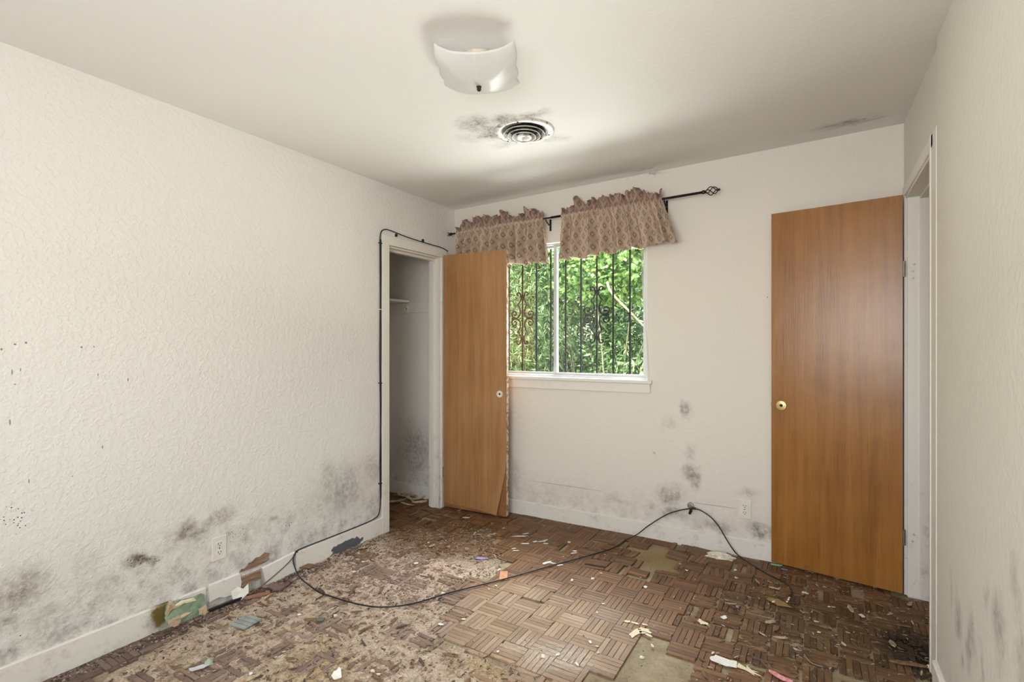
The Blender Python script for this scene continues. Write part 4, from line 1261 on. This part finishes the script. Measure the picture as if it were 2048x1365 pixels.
MB().tube(path, 0.0036, 8).build('cable', M_CABLE, cab, smooth=True)
run2 = [Vector((XL + 0.020, p_.y + 0.011, p_.z)) if 0.3 < p_.z < 2.0 else p_ for p_ in run[6:13]]
MB().tube(catmull([Vector((XL + 0.006, 2.481 + 0.002 * (i % 2), 2.0 - i * 0.22)) for i in range(9)], 4), 0.0032, 8).build('second_cable', M_CABLE, cab, smooth=True)
e0 = end[-1]; e1 = FL(1575, 1203, 0.008)
MB().tube([e0, e0.lerp(e1, 0.6)], 0.0045, 10).build('connector', M_IVORY, cab)
for i, q in enumerate((2.9, 2.62)):
    MB().box((XL + 0.001, q, 2.044 + 0.012 * (1 - i)), (XL + 0.016, q + 0.010, 2.064 + 0.012 * (1 - i))).build('cable_clip', M_CABLE, cab)
for zz in (1.97, 1.52, 1.02, 0.34):
    MB().box((XL + 0.0005, 2.462, zz), (XL + 0.014, 2.4875, zz + 0.006)).build('cable_clip', M_IVORY if zz > 1.2 and zz < 1.9 else M_CABLE, cab)
MB().lathe([(0.0, -0.006), (0.007, -0.004), (0.007, 0.004), (0.0, 0.006)], (XL + 0.020, 1.822, 0.110), 10).build('cable_clip', M_CABLE, cab)
tn = catmull([Vector((XL + 0.020, 1.815, 0.098)), Vector((XL + 0.024, 1.77, 0.070)), Vector((XL + 0.028, 1.70, 0.040)), Vector((XL + 0.040, 1.60, 0.012)), Vector((XL + 0.06, 1.52, 0.004))], 6)
tag(MB().tube(tn, 0.0030, 6).build('brown_wire', simple('brown_wire', (0.20, 0.12, 0.09), 0.7)), 'thin brown wire sagging along the broken baseboard', 'wire')

# ------------------------------------------------------------------ garden outside the window
gm = NT('garden_soil')
gm.set(gm.ramp(gm.noise(3, 6, 0.7, gm.pos()), [(0.35, (0.10, 0.085, 0.04)), (0.65, (0.22, 0.24, 0.09))]), 0.95)
g_ = MB().box((-16, 5.2, -0.45), (10, 22, -0.30))
struct(g_.build('ground', gm.m), 'garden soil and grass beyond the house', 'ground')
g_ = MB().box((-16, 3.2, -0.45), (10, 5.2, -0.28))
struct(g_.build('garden_path', M_CONC), 'pale concrete path along the house wall', 'path')

def leaf_material(name, c0, c1, c2):
    k = NT(name)
    ge = k.n('ShaderNodeNewGeometry')
    t = k.add(k.mul(ge.outputs['Random Per Island'], 0.75), k.mul(k.noise(2.5, 2, 0.5, ge.outputs['Position']), 0.35))
    c = k.ramp(t, [(0.15, c0), (0.5, c1), (0.95, c2)])
    k.set(c, 0.38, 0, 0.45)
    tl = k.n('ShaderNodeBsdfTranslucent'); k.put(tl.inputs[0], c)
    ms = k.n('ShaderNodeMixShader'); ms.inputs[0].default_value = 0.35
    k.t.links.new(k.b.outputs[0], ms.inputs[1]); k.t.links.new(tl.outputs[0], ms.inputs[2]); k.t.links.new(ms.outputs[0], k.out.inputs[0])
    return k.m
LF_A = leaf_material('broad_vine_leaf', (0.05, 0.12, 0.025), (0.155, 0.30, 0.065), (0.40, 0.56, 0.18))
LF_B = leaf_material('feathery_leaf', (0.05, 0.11, 0.035), (0.145, 0.26, 0.085), (0.40, 0.53, 0.26))
LF_C = leaf_material('dark_shrub_leaf', (0.025, 0.07, 0.02), (0.06, 0.14, 0.035), (0.20, 0.34, 0.10))
M_TWIG = simple('pale_twig', (0.30, 0.25, 0.17), 0.85, var=0.3, scale=12)

def shrub(name, label, centre, size, ncl, per, leaf, mat, seed, droop=0.3, stems=5, spread=0.22, group=None):
    rnd = random.Random(seed)
    root = empty(name, (centre[0], centre[1], -0.30))
    tag(root, label, 'shrub', group)
    V, Fc = [], []
    c0 = Vector((0, 0, centre[2] + 0.30))
    cl = []
    for _ in range(ncl):
        while True:
            q = Vector((rnd.uniform(-1, 1), rnd.uniform(-1, 1), rnd.uniform(-1, 1)))
            if 0.25 < q.length < 1.0: break
        cl.append(c0 + Vector((q.x * size[0], q.y * size[1], q.z * size[2])))
    for c in cl:
        main = Vector((rnd.gauss(0, 1), rnd.gauss(-0.4, 0.8), rnd.gauss(0.1, 0.5))).normalized()
        for _ in range(per):
            p = c + Vector((rnd.gauss(0, 1), rnd.gauss(0, 1), rnd.gauss(0, 0.8))) * spread * 0.5
            L = leaf[0] * rnd.uniform(0.6, 1.35); W = L * leaf[1]
            d = (main + Vector((rnd.gauss(0, 0.6), rnd.gauss(0, 0.6), rnd.gauss(0, 0.5) - droop))).normalized()
            nrm = Vector((rnd.gauss(0, 0.5), rnd.gauss(-0.5, 0.5), 1.0))
            s = d.cross(nrm)
            if s.length < 1e-4: continue
            s.normalize(); nn = s.cross(d)
            b = len(V)
            V += [p, p + d * L * 0.42 + s * W * 0.5 - nn * W * 0.10, p + d * L * 0.45 + nn * W * 0.08, p + d * L - nn * L * 0.12, p + d * L * 0.42 - s * W * 0.5 - nn * W * 0.10]
            Fc += [(b, b + 1, b + 2), (b + 1, b + 3, b + 2), (b, b + 2, b + 4), (b + 2, b + 3, b + 4)]
    o = mesh_obj('foliage', V, Fc, mat, root); o['kind'] = 'stuff'
    for i in range(stems):
        t = rnd.choice(cl); x0 = rnd.gauss(0, size[0] * 0.25); y0 = rnd.gauss(0, size[1] * 0.25)
        pts = catmull([(x0, y0, 0), (x0 + (t.x - x0) * 0.2, y0 + (t.y - y0) * 0.25, t.z * 0.45), (x0 + (t.x - x0) * 0.7, y0 + (t.y - y0) * 0.6, t.z * 0.8), tuple(t)], 5)
        MB().tube(pts, [0.010 - 0.006 * j / (len(pts) - 1) for j in range(len(pts))], 6).build('stem', M_TWIG, root)
    return root
shrub('vine_shrub', 'bright broad leaved vine hanging behind the right window pane', (-2.05, 5.75, 2.46), (1.0, 0.6, 0.62), 210, 26, (0.075, 0.72), LF_A, 1, 0.5, 3)
shrub('feathery_shrub', 'fine leaved light green shrub behind the left window pane', (-3.75, 6.3, 1.5), (0.85, 0.7, 1.35), 260, 36, (0.09, 0.20), LF_B, 2, 0.6, 6)
shrub('broadleaf_shrub', 'tall yellow green shrub above the feathery shrub', (-3.25, 6.9, 2.6), (1.1, 0.6, 0.85), 150, 26, (0.11, 0.45), LF_A, 3, 0.5, 5)
shrub('dark_shrub', 'dark green bush in shade behind the window scrolls', (-3.0, 7.4, 1.0), (1.1, 0.6, 1.0), 150, 30, (0.09, 0.35), LF_C, 4, 0.4, 5)
shrub('twiggy_shrub', 'loose shrub with pale bent twigs low behind the right pane', (-1.75, 6.0, 0.95), (0.8, 0.45, 1.0), 85, 22, (0.075, 0.40), LF_B, 5, 0.4, 5)
shrub('hedge_tree', 'deep green tree crown far behind the garden shrubs', (-5.2, 10.2, 2.0), (2.2, 0.9, 2.4), 260, 26, (0.20, 0.45), LF_C, 6, 0.4, 4, 0.4)
shrub('hedge_tree', 'mid green tree far behind the twiggy shrub', (-2.4, 10.4, 1.7), (2.2, 0.9, 2.3), 260, 26, (0.20, 0.45), LF_B, 7, 0.4, 4, 0.4)
shrub('hedge_tree', 'green tree beyond the garden on the hall side', (0.9, 9.0, 1.7), (1.8, 0.9, 2.2), 160, 26, (0.20, 0.45), LF_C, 8, 0.4, 4, 0.4)
shrub('hedge_tree', 'green tree beyond the garden on the closet side', (-7.6, 8.6, 1.7), (1.8, 0.9, 2.2), 160, 26, (0.20, 0.45), LF_B, 9, 0.4, 4, 0.4)
br = catmull([(-1.78, 4.75, 1.90), (-1.70, 4.69, 1.77), (-1.46, 4.85, 1.48), (-1.22, 5.0, 1.15)], 6)
tag(MB().tube(br, [0.013 - 0.006 * i / (len(br) - 1) for i in range(len(br))], 7).build('bare_branch', simple('grey_branch_bark', (0.24, 0.20, 0.14), 0.9, var=0.3, scale=12)), 'pale bare branch slanting behind the right window pane', 'branch')

# ------------------------------------------------------------------ scraps on the floor
def scrap(name, label, cat, px, py, L, W, mat, ang=0.0, seed=0, T=0.0012, curl=0.0, jag=0.25, z=0.0012, nseg=14, shape=None, group=None, loc=None):
    """torn flat piece: jagged outline, slight curl, real thickness"""
    rnd = random.Random(seed)
    if shape is None:
        shape = []
        for i in range(nseg):
            a = 2 * math.pi * i / nseg
            r = 1 + rnd.uniform(-jag, jag)
            shape.append((0.5 * L * r * math.copysign(abs(math.cos(a)) ** 0.7, math.cos(a)), 0.5 * W * r * math.copysign(abs(math.sin(a)) ** 0.7, math.sin(a))))
    n = len(shape)
    zz = lambda x, y: curl * ((2 * x / L) ** 2 + 0.5 * (2 * y / max(W, 1e-4)) ** 2 * (0.3 + 0.7 * math.sin(x * 90 + seed) ** 2))
    vs = [(0, 0, 0)] + [(x * 0.55, y * 0.55, zz(x * 0.55, y * 0.55)) for x, y in shape] + [(x, y, zz(x, y)) for x, y in shape]
    top = [(x, y, q + T) for x, y, q in vs]
    m = len(vs)
    fs = []
    for i in range(n):
        j = (i + 1) % n
        fs += [(m, m + 1 + i, m + 1 + j), (m + 1 + i, m + 1 + n + i, m + 1 + n + j, m + 1 + j)]
        fs += [(0, 1 + j, 1 + i), (1 + i, 1 + j, 1 + n + j, 1 + n + i)]
        fs.append((1 + n + i, 1 + n + j, m + 1 + n + j, m + 1 + n + i))
    o = mesh_obj(name, vs + top, fs, mat)
    p = loc if loc is not None else FL(px, py, z)
    o.location = (p.x, p.y, z if loc is None else p.z); o.rotation_euler = (0, 0, ang)
    return tag(o, label, cat, group)
M_PAPER = simple('white_paper', (0.78, 0.77, 0.72), 0.8, var=0.1)
M_CREAMF = simple('cream_paint', (0.74, 0.66, 0.46), 0.7, var=0.12)
M_CARD = simple('brown_cardboard', (0.34, 0.215, 0.085), 0.9, var=0.15)
M_ORANGE = simple('orange_wood', (0.58, 0.27, 0.13), 0.6, var=0.3, scale=20)
M_PURPLE = simple('lilac_plastic', (0.30, 0.24, 0.44), 0.5, var=0.2)
M_GREENP = simple('mint_plastic', (0.30, 0.58, 0.36), 0.4, var=0.1)
M_BLUEP = simple('blue_plastic', (0.20, 0.25, 0.42), 0.4)
M_PINK = simple('pink_paper', (0.75, 0.30, 0.33), 0.7, var=0.35, scale=80)
M_PLAST = simple('broken_plaster', (0.72, 0.67, 0.56), 0.95, var=0.25, scale=60, bump=0.6)
M_TANW = simple('tan_torn_paper', (0.50, 0.40, 0.26), 0.9, var=0.3, scale=35)

def where(c):
    best = None
    for nm, q, r in (('beside the left baseboard', Vector((XL, c.y)), 0.22), ('under the barred window', Vector((c.x, 3.36)), 0.35), ('in front of the closet', Vector((-2.3, 2.85)), 0.45),
                     ('at the varnished door', Vector((0.05, 3.2)), 0.35), ('by the doorway casing', Vector((0.36, 2.5)), 0.35)):
        if (c - q).length < r: return nm
    dc = min((c - p_.xy).length for p_ in path if p_.z < 0.05)
    if dc < 0.10: return 'next to the black cable'
    if sdist(c, Z_ROT) > 0:
        return 'in the pinkish crumbled wood inside the cable loop' if sdist(c, Z_PINK) > 0 else 'in the pale crumbled wood outside the cable loop'
    if sdist(c, Z_ROUGH) > 0: return 'on the rough dark slats'
    return 'on the smooth parquet'
# bent orange card under the cable
c = FL(1007, 1155); 
vs, fs = [], []
for i in range(9):
    f_ = i / 8; y = -0.040 + 0.080 * f_
    z = 0.0015 + 0.010 * max(0, (f_ - 0.62) / 0.38) ** 1.5 - 0.0 * f_
    vs += [(-0.021, y, z), (0.021, y, z + 0.0005), (-0.021, y, z + 0.003), (0.021, y, z + 0.0035)]
for i in range(8):
    a = 4 * i; b = a + 4
    fs += [(a + 2, a + 3, b + 3, b + 2), (a, b, b + 1, a + 1), (a, a + 2, b + 2, b), (a + 1, b + 1, b + 3, a + 3)]
fs += [(0, 1, 3, 2), (32, 34, 35, 33)]
o = mesh_obj('orange_wood_chip', vs, fs, M_ORANGE); o.location = (c.x, c.y, 0.0006); o.rotation_euler = (0, 0, R(29))
tag(o, 'bent orange wood strip lying under the black cable', 'wood chip')
scrap('price_label', 'small white printed label in front of the closet door', 'label', 932, 1036, 0.055, 0.020, M_PAPER, R(29), 3, jag=0.03, nseg=16, z=0.004)
scrap('plastic_scrap', 'lilac plastic scrap half buried in crumbled wood', 'scrap', 963, 1118, 0.075, 0.030, M_PURPLE, R(20), 5, curl=0.003, z=0.003)
scrap('plastic_scrap', 'mint green plastic strip beside the varnished door', 'scrap', 1553, 1131, 0.060, 0.018, M_GREENP, R(10), 6, T=0.004, jag=0.08, z=0.002)
scrap('plastic_scrap', 'dull blue plastic scrap under the varnished door edge', 'scrap', 1569, 1140, 0.035, 0.014, M_BLUEP, R(5), 7, T=0.003, jag=0.1, z=0.002)
scrap('cardboard_scrap', 'torn brown cardboard triangle near the end of the cable', 'cardboard', 1557, 1206, 0.11, 0.065, M_CARD, 0, 8, shape=[(-0.055, 0.005), (-0.048, 0.032), (0.0, 0.036), (0.03, 0.012), (0.058, -0.022), (0.03, -0.028), (0.0, -0.034), (-0.02, -0.016)], z=0.003)
scrap('plastic_clip', 'tiny white plastic clip on the cardboard triangle', 'clip', 1547, 1205, 0.018, 0.010, M_PAPER, R(60), 9, T=0.004, jag=0.04, z=0.0046)
scrap('plastic_clip', 'tiny white connector cap by the cable end', 'clip', 1574, 1205, 0.010, 0.008, M_PAPER, R(30), 10, T=0.005, jag=0.04, z=0.002)
scrap('paper_scrap', 'torn white paper with grey smudges on dark slats', 'paper', 1447, 1325, 0.10, 0.055, M_PAPER, R(-5), 11, curl=0.004, z=0.002)
scrap('paper_scrap', 'pink printed paper strip at the floor edge', 'paper', 1562, 1356, 0.085, 0.030, M_PINK, R(-25), 12, curl=0.004, z=0.002)
scrap('paper_scrap', 'small white crumpled paper between rough slats', 'paper', 1447, 1237, 0.032, 0.026, M_PAPER, R(30), 13, curl=0.005, z=0.002)
scrap('paint_flake', 'forked tan flake on the dark slats', 'flake', 1405, 1246, 0.05, 0.028, M_CREAMF, R(-40), 14, jag=0.6, z=0.002)
scrap('paint_flake', 'ragged cream flake beside the smudged white paper', 'flake', 1497, 1341, 0.07, 0.03, M_CREAMF, R(-20), 15, jag=0.6, z=0.002)
for i, (x, y, L, W, a, s_) in enumerate(((1270, 1268, 0.032, 0.085, -15, 21), (1290, 1261, 0.052, 0.026, -12, 22), (1284, 1266, 0.030, 0.018, 0, 23), (1297, 1271, 0.032, 0.014, -20, 24), (1254, 1244, 0.028, 0.016, 20, 25), (1270, 1247, 0.036, 0.012, 5, 26), (1289, 1250, 0.024, 0.012, 0, 27))):
    scrap('paint_flake', ('largest upright cream paint flake at the corner of the bare subfloor patch', 'broad oblong cream flake touching the largest cream flake', 'small square cream flake beneath the broad oblong flake', 'cream flake overhanging the edge of the bare subfloor patch', 'pointed cream flake set apart above the largest cream flake', 'slim cream sliver between pointed and broad flakes', 'thin curved cream chip above the broad oblong flake')[i], 'flake', x, y, L, W, M_CREAMF, R(a), s_, jag=0.35, z=0.0022, group='cream flakes by the bare patch')
rs = random.Random(77)
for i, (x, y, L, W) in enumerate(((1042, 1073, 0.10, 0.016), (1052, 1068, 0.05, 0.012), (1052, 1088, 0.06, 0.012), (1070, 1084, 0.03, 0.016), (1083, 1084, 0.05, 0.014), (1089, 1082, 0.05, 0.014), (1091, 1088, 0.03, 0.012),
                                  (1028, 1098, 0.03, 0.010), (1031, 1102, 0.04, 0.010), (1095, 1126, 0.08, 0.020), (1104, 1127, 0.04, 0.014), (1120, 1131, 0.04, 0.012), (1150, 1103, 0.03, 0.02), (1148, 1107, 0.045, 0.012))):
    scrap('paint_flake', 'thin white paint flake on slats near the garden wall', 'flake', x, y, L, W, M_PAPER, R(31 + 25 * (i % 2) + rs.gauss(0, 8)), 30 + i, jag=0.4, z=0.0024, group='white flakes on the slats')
rs = random.Random(78)
n_ = 0
while n_ < 46:
    c = Vector((rs.uniform(-2.45, 0.2), rs.uniform(1.1, 3.2)))
    a = proj(Vector((c.x, c.y, 0)))
    if not (150 < a[0] < 1840 and a[1] < 1360): continue
    n_ += 1
    L = rs.uniform(0.010, 0.028)
    q_ = rs.randrange(3); wid = rs.uniform(0.4, 0.9)
    scrap('paint_flake', '%s %s chip %s' % ('narrow' if wid < 0.65 else 'roundish', ('white', 'cream', 'chalky grey')[q_], where(c)), 'flake', 0, 0, L, L * wid, (M_PAPER, M_CREAMF, M_PLAST)[q_], rs.uniform(0, 6.28), 100 + n_, T=0.002, jag=0.35, nseg=8,
          loc=Vector((c.x, c.y, 0.0025)), group='tiny chips ' + where(c))

def lump(name, label, cat, loc, size, mat, seed, ang=0.0, rough=0.35, group=None):
    me = bpy.data.meshes.new(name)
    bm = bmesh.new(); bmesh.ops.create_icosphere(bm, subdivisions=3, radius=1.0)
    for v in bm.verts:
        q = v.co.copy()
        r = 1 + rough * fbm(q.x * 2.2 + seed, q.y * 2.2, q.z * 2.2, 4)
        v.co = Vector((q.x * size[0] * r, q.y * size[1] * r, max(-0.25, q.z) * size[2] * r))
    bm.to_mesh(me); bm.free(); me.materials.append(mat)
    o = bpy.data.objects.new(name, me); COL.objects.link(o)
    o.location = loc; o.rotation_euler = (0, 0, ang)
    return tag(o, label, cat, group)
c = FL(1440, 1118)
lump('plaster_lump', 'broken white plaster lump lying near the back baseboard', 'plaster', (c.x, c.y, 0.008), (0.075, 0.026, 0.026), M_PLAST, 3.0, R(5), 0.6)
c = FL(1862, 1338)
lump('plaster_lump', 'small pale plaster pebble at the doorway casing', 'plaster', (c.x, c.y, 0.004), (0.014, 0.010, 0.010), M_PLAST, 5.0, 0.3)
c = FL(1284, 1313)
lump('plaster_lump', 'small cream plaster crumb on the bare subfloor', 'plaster', (c.x, c.y, SLAB + 0.003), (0.010, 0.007, 0.006), M_PLAST, 7.0, 0.3)

# splinters and broken slats large enough to pick up
def splinter_mesh(seed):
    rnd = random.Random(seed)
    v, f = shard_verts(1.0, rnd.uniform(0.14, 0.38), 0.07, rnd)
    for q in v: q.z += 0.05 * math.sin(q.x * 3 + seed)
    me = bpy.data.meshes.new('wood_splinter'); me.from_pydata([tuple(q) for q in v], [], f)
    return me
SPM = []
mats = [simple('splinter_pale', (0.46, 0.34, 0.22), 0.9, var=0.4, scale=70), simple('splinter_brown', (0.20, 0.115, 0.062), 0.8, var=0.4, scale=70), simple('splinter_dark', (0.10, 0.062, 0.045), 0.8, var=0.4, scale=70)]
for m_ in mats:
    for q in range(4):
        me = splinter_mesh(q + 10 * len(SPM)); me.materials.append(m_); SPM.append(me)
rs = random.Random(41)
pk1 = in_poly(Z_ROT, 0.02); pk2 = in_poly(Z_ROUGH, 0.0); pk3 = in_poly(Z_LOOSE, 0.0)
for i in range(150):
    kind = 0 if i < 105 else (1 if i < 138 else 2)
    c = (pk1, pk2, pk3)[kind]()
    if c is None: continue
    a = proj(Vector((c.x, c.y, 0)))
    if not (a[1] < 1362 and 100 < a[0] < 1865): continue
    o = bpy.data.objects.new('wood_splinter', SPM[rs.randrange(len(SPM)) if kind == 0 else rs.randrange(4, 12) if rs.random() < 0.7 else rs.randrange(4)]); COL.objects.link(o)
    s = rs.uniform(0.035, 0.085)
    o.scale = (s, s * rs.uniform(0.6, 1.2), s * 0.8)
    o.location = (c.x, c.y, 0.002 if kind == 0 else 0.003)
    o.rotation_euler = (rs.gauss(0, 0.10), rs.gauss(0, 0.05), rs.choice((0, math.pi / 2)) + rs.gauss(0, 0.35))
    tone = ('pale', 'brown', 'dark')[SPM.index(o.data) // 4]
    size_ = 'long' if s > 0.066 else 'short' if s < 0.048 else 'middling'
    tag(o, '%s %s splinter %s' % (size_, tone, where(c)), 'splinter', 'splinters ' + where(c))

# long splinter and twig by the doorway
p0, p1 = FL(1776, 1323, 0.004), FL(1858, 1336, 0.004)
d = (p1 - p0); Ls = d.length
w = MB(); v, f = shard_verts(Ls, 0.020, 0.007, random.Random(3)); w.add(v, f)
o = w.build('long_splinter', mats[1]); o.location = (p0 + p1) / 2; o.rotation_euler = (0, 0, math.atan2(d.y, d.x)); tag(o, 'long broken slat piece pointing at the doorway casing', 'splinter')
tw = catmull([FL(1592, 1287, 0.004), FL(1607, 1308, 0.006), FL(1622, 1326, 0.004), FL(1645, 1334, 0.004)], 6)
tag(MB().tube(tw, 0.0018, 6).build('thin_twig', M_TWIG), 'thin pale twig lying across the rough dark slats', 'twig')

# torn wallpaper hanging off the broken baseboard
wp = empty('torn_wallpaper', (XL + 0.03, 1.24, 0.0)); tag(wp, 'torn green and tan wallpaper piece curling off the left baseboard', 'wallpaper')
def wsheet(pts, x_of, name, mat, T=0.0018):
    q_ = []
    for i in range(len(pts)):
        a = Vector(pts[i]); b = Vector(pts[(i + 1) % len(pts)])
        for f_ in (0.0, 0.25, 0.5, 0.75):
            c_ = a.lerp(b, f_)
            q_.append((c_.x + 0.005 * fbm(c_.x * 70, c_.y * 70, 1.0), c_.y + 0.006 * fbm(c_.x * 80, c_.y * 80, 4.0)))
    pts = q_
    n = len(pts)
    fr_ = [Vector((x_of(y, z), y, z)) for y, z in pts]; cen = sum(fr_, Vector()) / n
    mid = [(a + cen) / 2 + Vector((0.003, 0, 0)) for a in fr_]
    vs = [cen] + mid + fr_; m = len(vs); vs = vs + [a - Vector((T, 0, 0)) for a in vs]
    fs = []
    for i in range(n):
        j = (i + 1) % n
        fs += [(0, 1 + i, 1 + j), (1 + i, 1 + n + i, 1 + n + j, 1 + j), (m, m + 1 + j, m + 1 + i), (m + 1 + i, m + 1 + j, m + 1 + n + j, m + 1 + n + i), (1 + n + i, m + 1 + n + i, m + 1 + n + j, 1 + n + j)]
    return mesh_obj(name, vs, fs, mat, wp)
def lwp(pts):   # photograph outline -> metres on the left wall plane, relative to the piece
    r = []
    for x, y in pts:
        p = LW(x, y, XL + 0.03); r.append((p.y - 1.24, p.z))
    return r
M_WGREEN = simple('faded_green_paper', (0.27, 0.36, 0.25), 0.85, var=0.25, scale=25)
M_WTAN = simple('tan_paper_back', (0.55, 0.42, 0.28), 0.9, var=0.25, scale=30)
lean = lambda y, z: 0.004 + 0.05 * max(0, (0.11 - z)) + 0.004 * math.sin(y * 60)
wsheet(lwp([(329, 1222), (333, 1206), (360, 1202), (395, 1190), (408, 1188), (410, 1205), (411, 1226), (398, 1232), (386, 1246), (366, 1244), (352, 1254), (334, 1250), (328, 1236)]), lean, 'green_sheet', M_WGREEN)
wsheet(lwp([(328, 1226), (334, 1200), (345, 1208), (354, 1212), (338, 1220), (331, 1230)]), lambda y, z: lean(y, z) + 0.006 + 0.10 * max(0, z - 0.06), 'tan_flap', M_WTAN)
wsheet(lwp([(338, 1214), (352, 1206), (385, 1194), (388, 1200), (370, 1206), (352, 1214)]), lambda y, z: lean(y, z) + 0.007, 'tan_flap', M_CREAMF)
wsheet(lwp([(332, 1240), (352, 1231), (384, 1221), (372, 1229), (358, 1236), (359, 1245), (350, 1255), (334, 1250)]), lambda y, z: lean(y, z) + 0.006, 'tan_flap', M_WTAN)
wsheet(lwp([(391, 1214), (409, 1209), (411, 1222), (405, 1230), (392, 1226)]), lambda y, z: lean(y, z) + 0.010 + 0.15 * max(0, 0.07 - z), 'tan_flap', M_WTAN)

# crumpled bits by the broken baseboard
def sheet3d(name, label, cat, pts, mat, T=0.002):
    P = [Vector(p) for p in pts]; n = len(P); cen = sum(P, Vector()) / n
    nr = Vector((0, 0, 0))
    for i in range(n): nr += (P[i] - cen).cross(P[(i + 1) % n] - cen)
    nr.normalize()
    vs = [cen] + P; m = n + 1; vs += [a + nr * T for a in vs]
    fs = []
    for i in range(n):
        j = (i + 1) % n
        fs += [(0, 1 + j, 1 + i), (m, m + 1 + i, m + 1 + j), (1 + i, 1 + j, m + 1 + j, m + 1 + i)]
    o = mesh_obj(name, vs, fs, mat)
    return tag(o, label, cat)
y0 = LW(470, 1195).y
sheet3d('torn_card', 'crumpled white card leaning on the broken baseboard', 'card', [(XL + 0.06, y0 - 0.045, 0.012), (XL + 0.05, y0 - 0.05, 0.055), (XL + 0.045, y0 - 0.01, 0.062), (XL + 0.055, y0 + 0.01, 0.045), (XL + 0.05, y0 + 0.04, 0.058), (XL + 0.07, y0 + 0.03, 0.02), (XL + 0.075, y0 - 0.01, 0.004)], M_PAPER)
c = FL(468, 1212)
w = MB().box((-0.075, -0.006, 0.0), (0.075, 0.006, 0.014)); o = w.build('metal_bracket', M_CABLE, bevel=0.002)
o.location = (XL + 0.06, y0 - 0.08, 0.001); o.rotation_euler = (0, 0, R(84)); tag(o, 'black metal strip at the foot of the broken baseboard', 'bracket')
for i, (x, y, L, W, a, m_, lab) in enumerate((
        (515, 1193, 0.12, 0.026, 62, simple('red_brown_slat', (0.32, 0.155, 0.095), 0.7, var=0.2), 'loose red brown slat beside the white crumpled card'),
        (558, 1178, 0.10, 0.075, 40, simple('mauve_sheet', (0.19, 0.125, 0.105), 0.7, var=0.2), 'curled dark mauve veneer sheet near the cable bend'),
        (612, 1134, 0.09, 0.055, 20, mats[1], 'broken brown slat end beside the cable on the floor'))):
    c = FL(x, y, 0.006)
    scrap(('loose_slat', 'veneer_sheet', 'loose_slat')[i], lab, 'wood piece', x, y, L, W, m_, R(a), 60 + i, T=0.007 if i != 1 else 0.002, curl=0.0 if i != 1 else 0.022, jag=0.08, z=0.006)
M_GGREY = simple('grey_green_paint', (0.30, 0.33, 0.31), 0.7, var=0.2)
for q in range(4):
    b = FL(492, 1246, 0.004); dv = Vector((math.cos(R(8)), math.sin(R(8)), 0)); pv = Vector((-dv.y, dv.x, 0))
    w = MB().box((-0.048, -0.0105, 0), (0.048, 0.0105, 0.006)); o = w.build('painted_slat', M_GGREY, bevel=0.001)
    o.location = b + pv * (q - 1.5) * 0.0245; o.rotation_euler = (0, 0, R(8)); tag(o, 'grey green painted slat lying with its mates by the left wall', 'slat', 'grey green slats')
c = FL(417, 1331)
lump('green_chip', 'pale green painted chip standing in the crumbled wood', 'chip', (c.x, c.y, 0.004), (0.016, 0.012, 0.018), simple('pale_green_paint', (0.42, 0.50, 0.40), 0.7), 9.0, 0.5, 0.3)
scrap('plastic_scrap', 'pale blue white strip beside the green chip', 'scrap', 398, 1338, 0.075, 0.022, simple('pale_strip', (0.62, 0.63, 0.64), 0.6), R(70), 71, curl=0.004, z=0.004, T=0.003)
scrap('slate_chip', 'dark green flat chip among crumbled wood', 'chip', 641, 1241, 0.035, 0.028, simple('dark_green_chip', (0.13, 0.15, 0.12), 0.6), R(20), 72, jag=0.12, z=0.006, T=0.004)
scrap('plaster_lump', 'small cream lump near the dark green chip', 'plaster', 671, 1234, 0.016, 0.013, M_PLAST, 0.3, 73, T=0.008, nseg=8, z=0.004)
scrap('paper_scrap', 'crumpled white tissue in the yellow crumbled wood', 'paper', 675, 1356, 0.06, 0.035, M_PAPER, R(-30), 74, curl=0.012, z=0.006)
scrap('dark_leaf', 'dry brown leaf in the pale crumbled wood', 'leaf', 693, 1320, 0.028, 0.014, mats[2], R(20), 75, curl=0.003, z=0.006)
scrap('oval_chip', 'oval cream chip near the dark slat block', 'chip', 757, 1350, 0.017, 0.010, M_CREAMF, R(30), 76, jag=0.04, z=0.005, T=0.003)
# torn paper heap in the closet doorway
rs = random.Random(90)
for i in range(11):
    x, y = rs.uniform(785, 855), rs.uniform(990, 1013)
    scrap('paper_strip', ('flat', 'curled', 'arched')[i % 3] + (' wide' if i % 2 else ' narrow') + ' torn tan paper strip ' + ('deep inside the closet doorway' if y < 1000 else 'at the front of the closet doorway'), 'paper', x, y, rs.uniform(0.07, 0.17), rs.uniform(0.018, 0.04), M_TANW, rs.uniform(-0.4, 1.2), 200 + i, curl=rs.uniform(0.008, 0.028), jag=0.35, z=0.003 + 0.004 * (i % 3), group='torn paper strips at the closet')
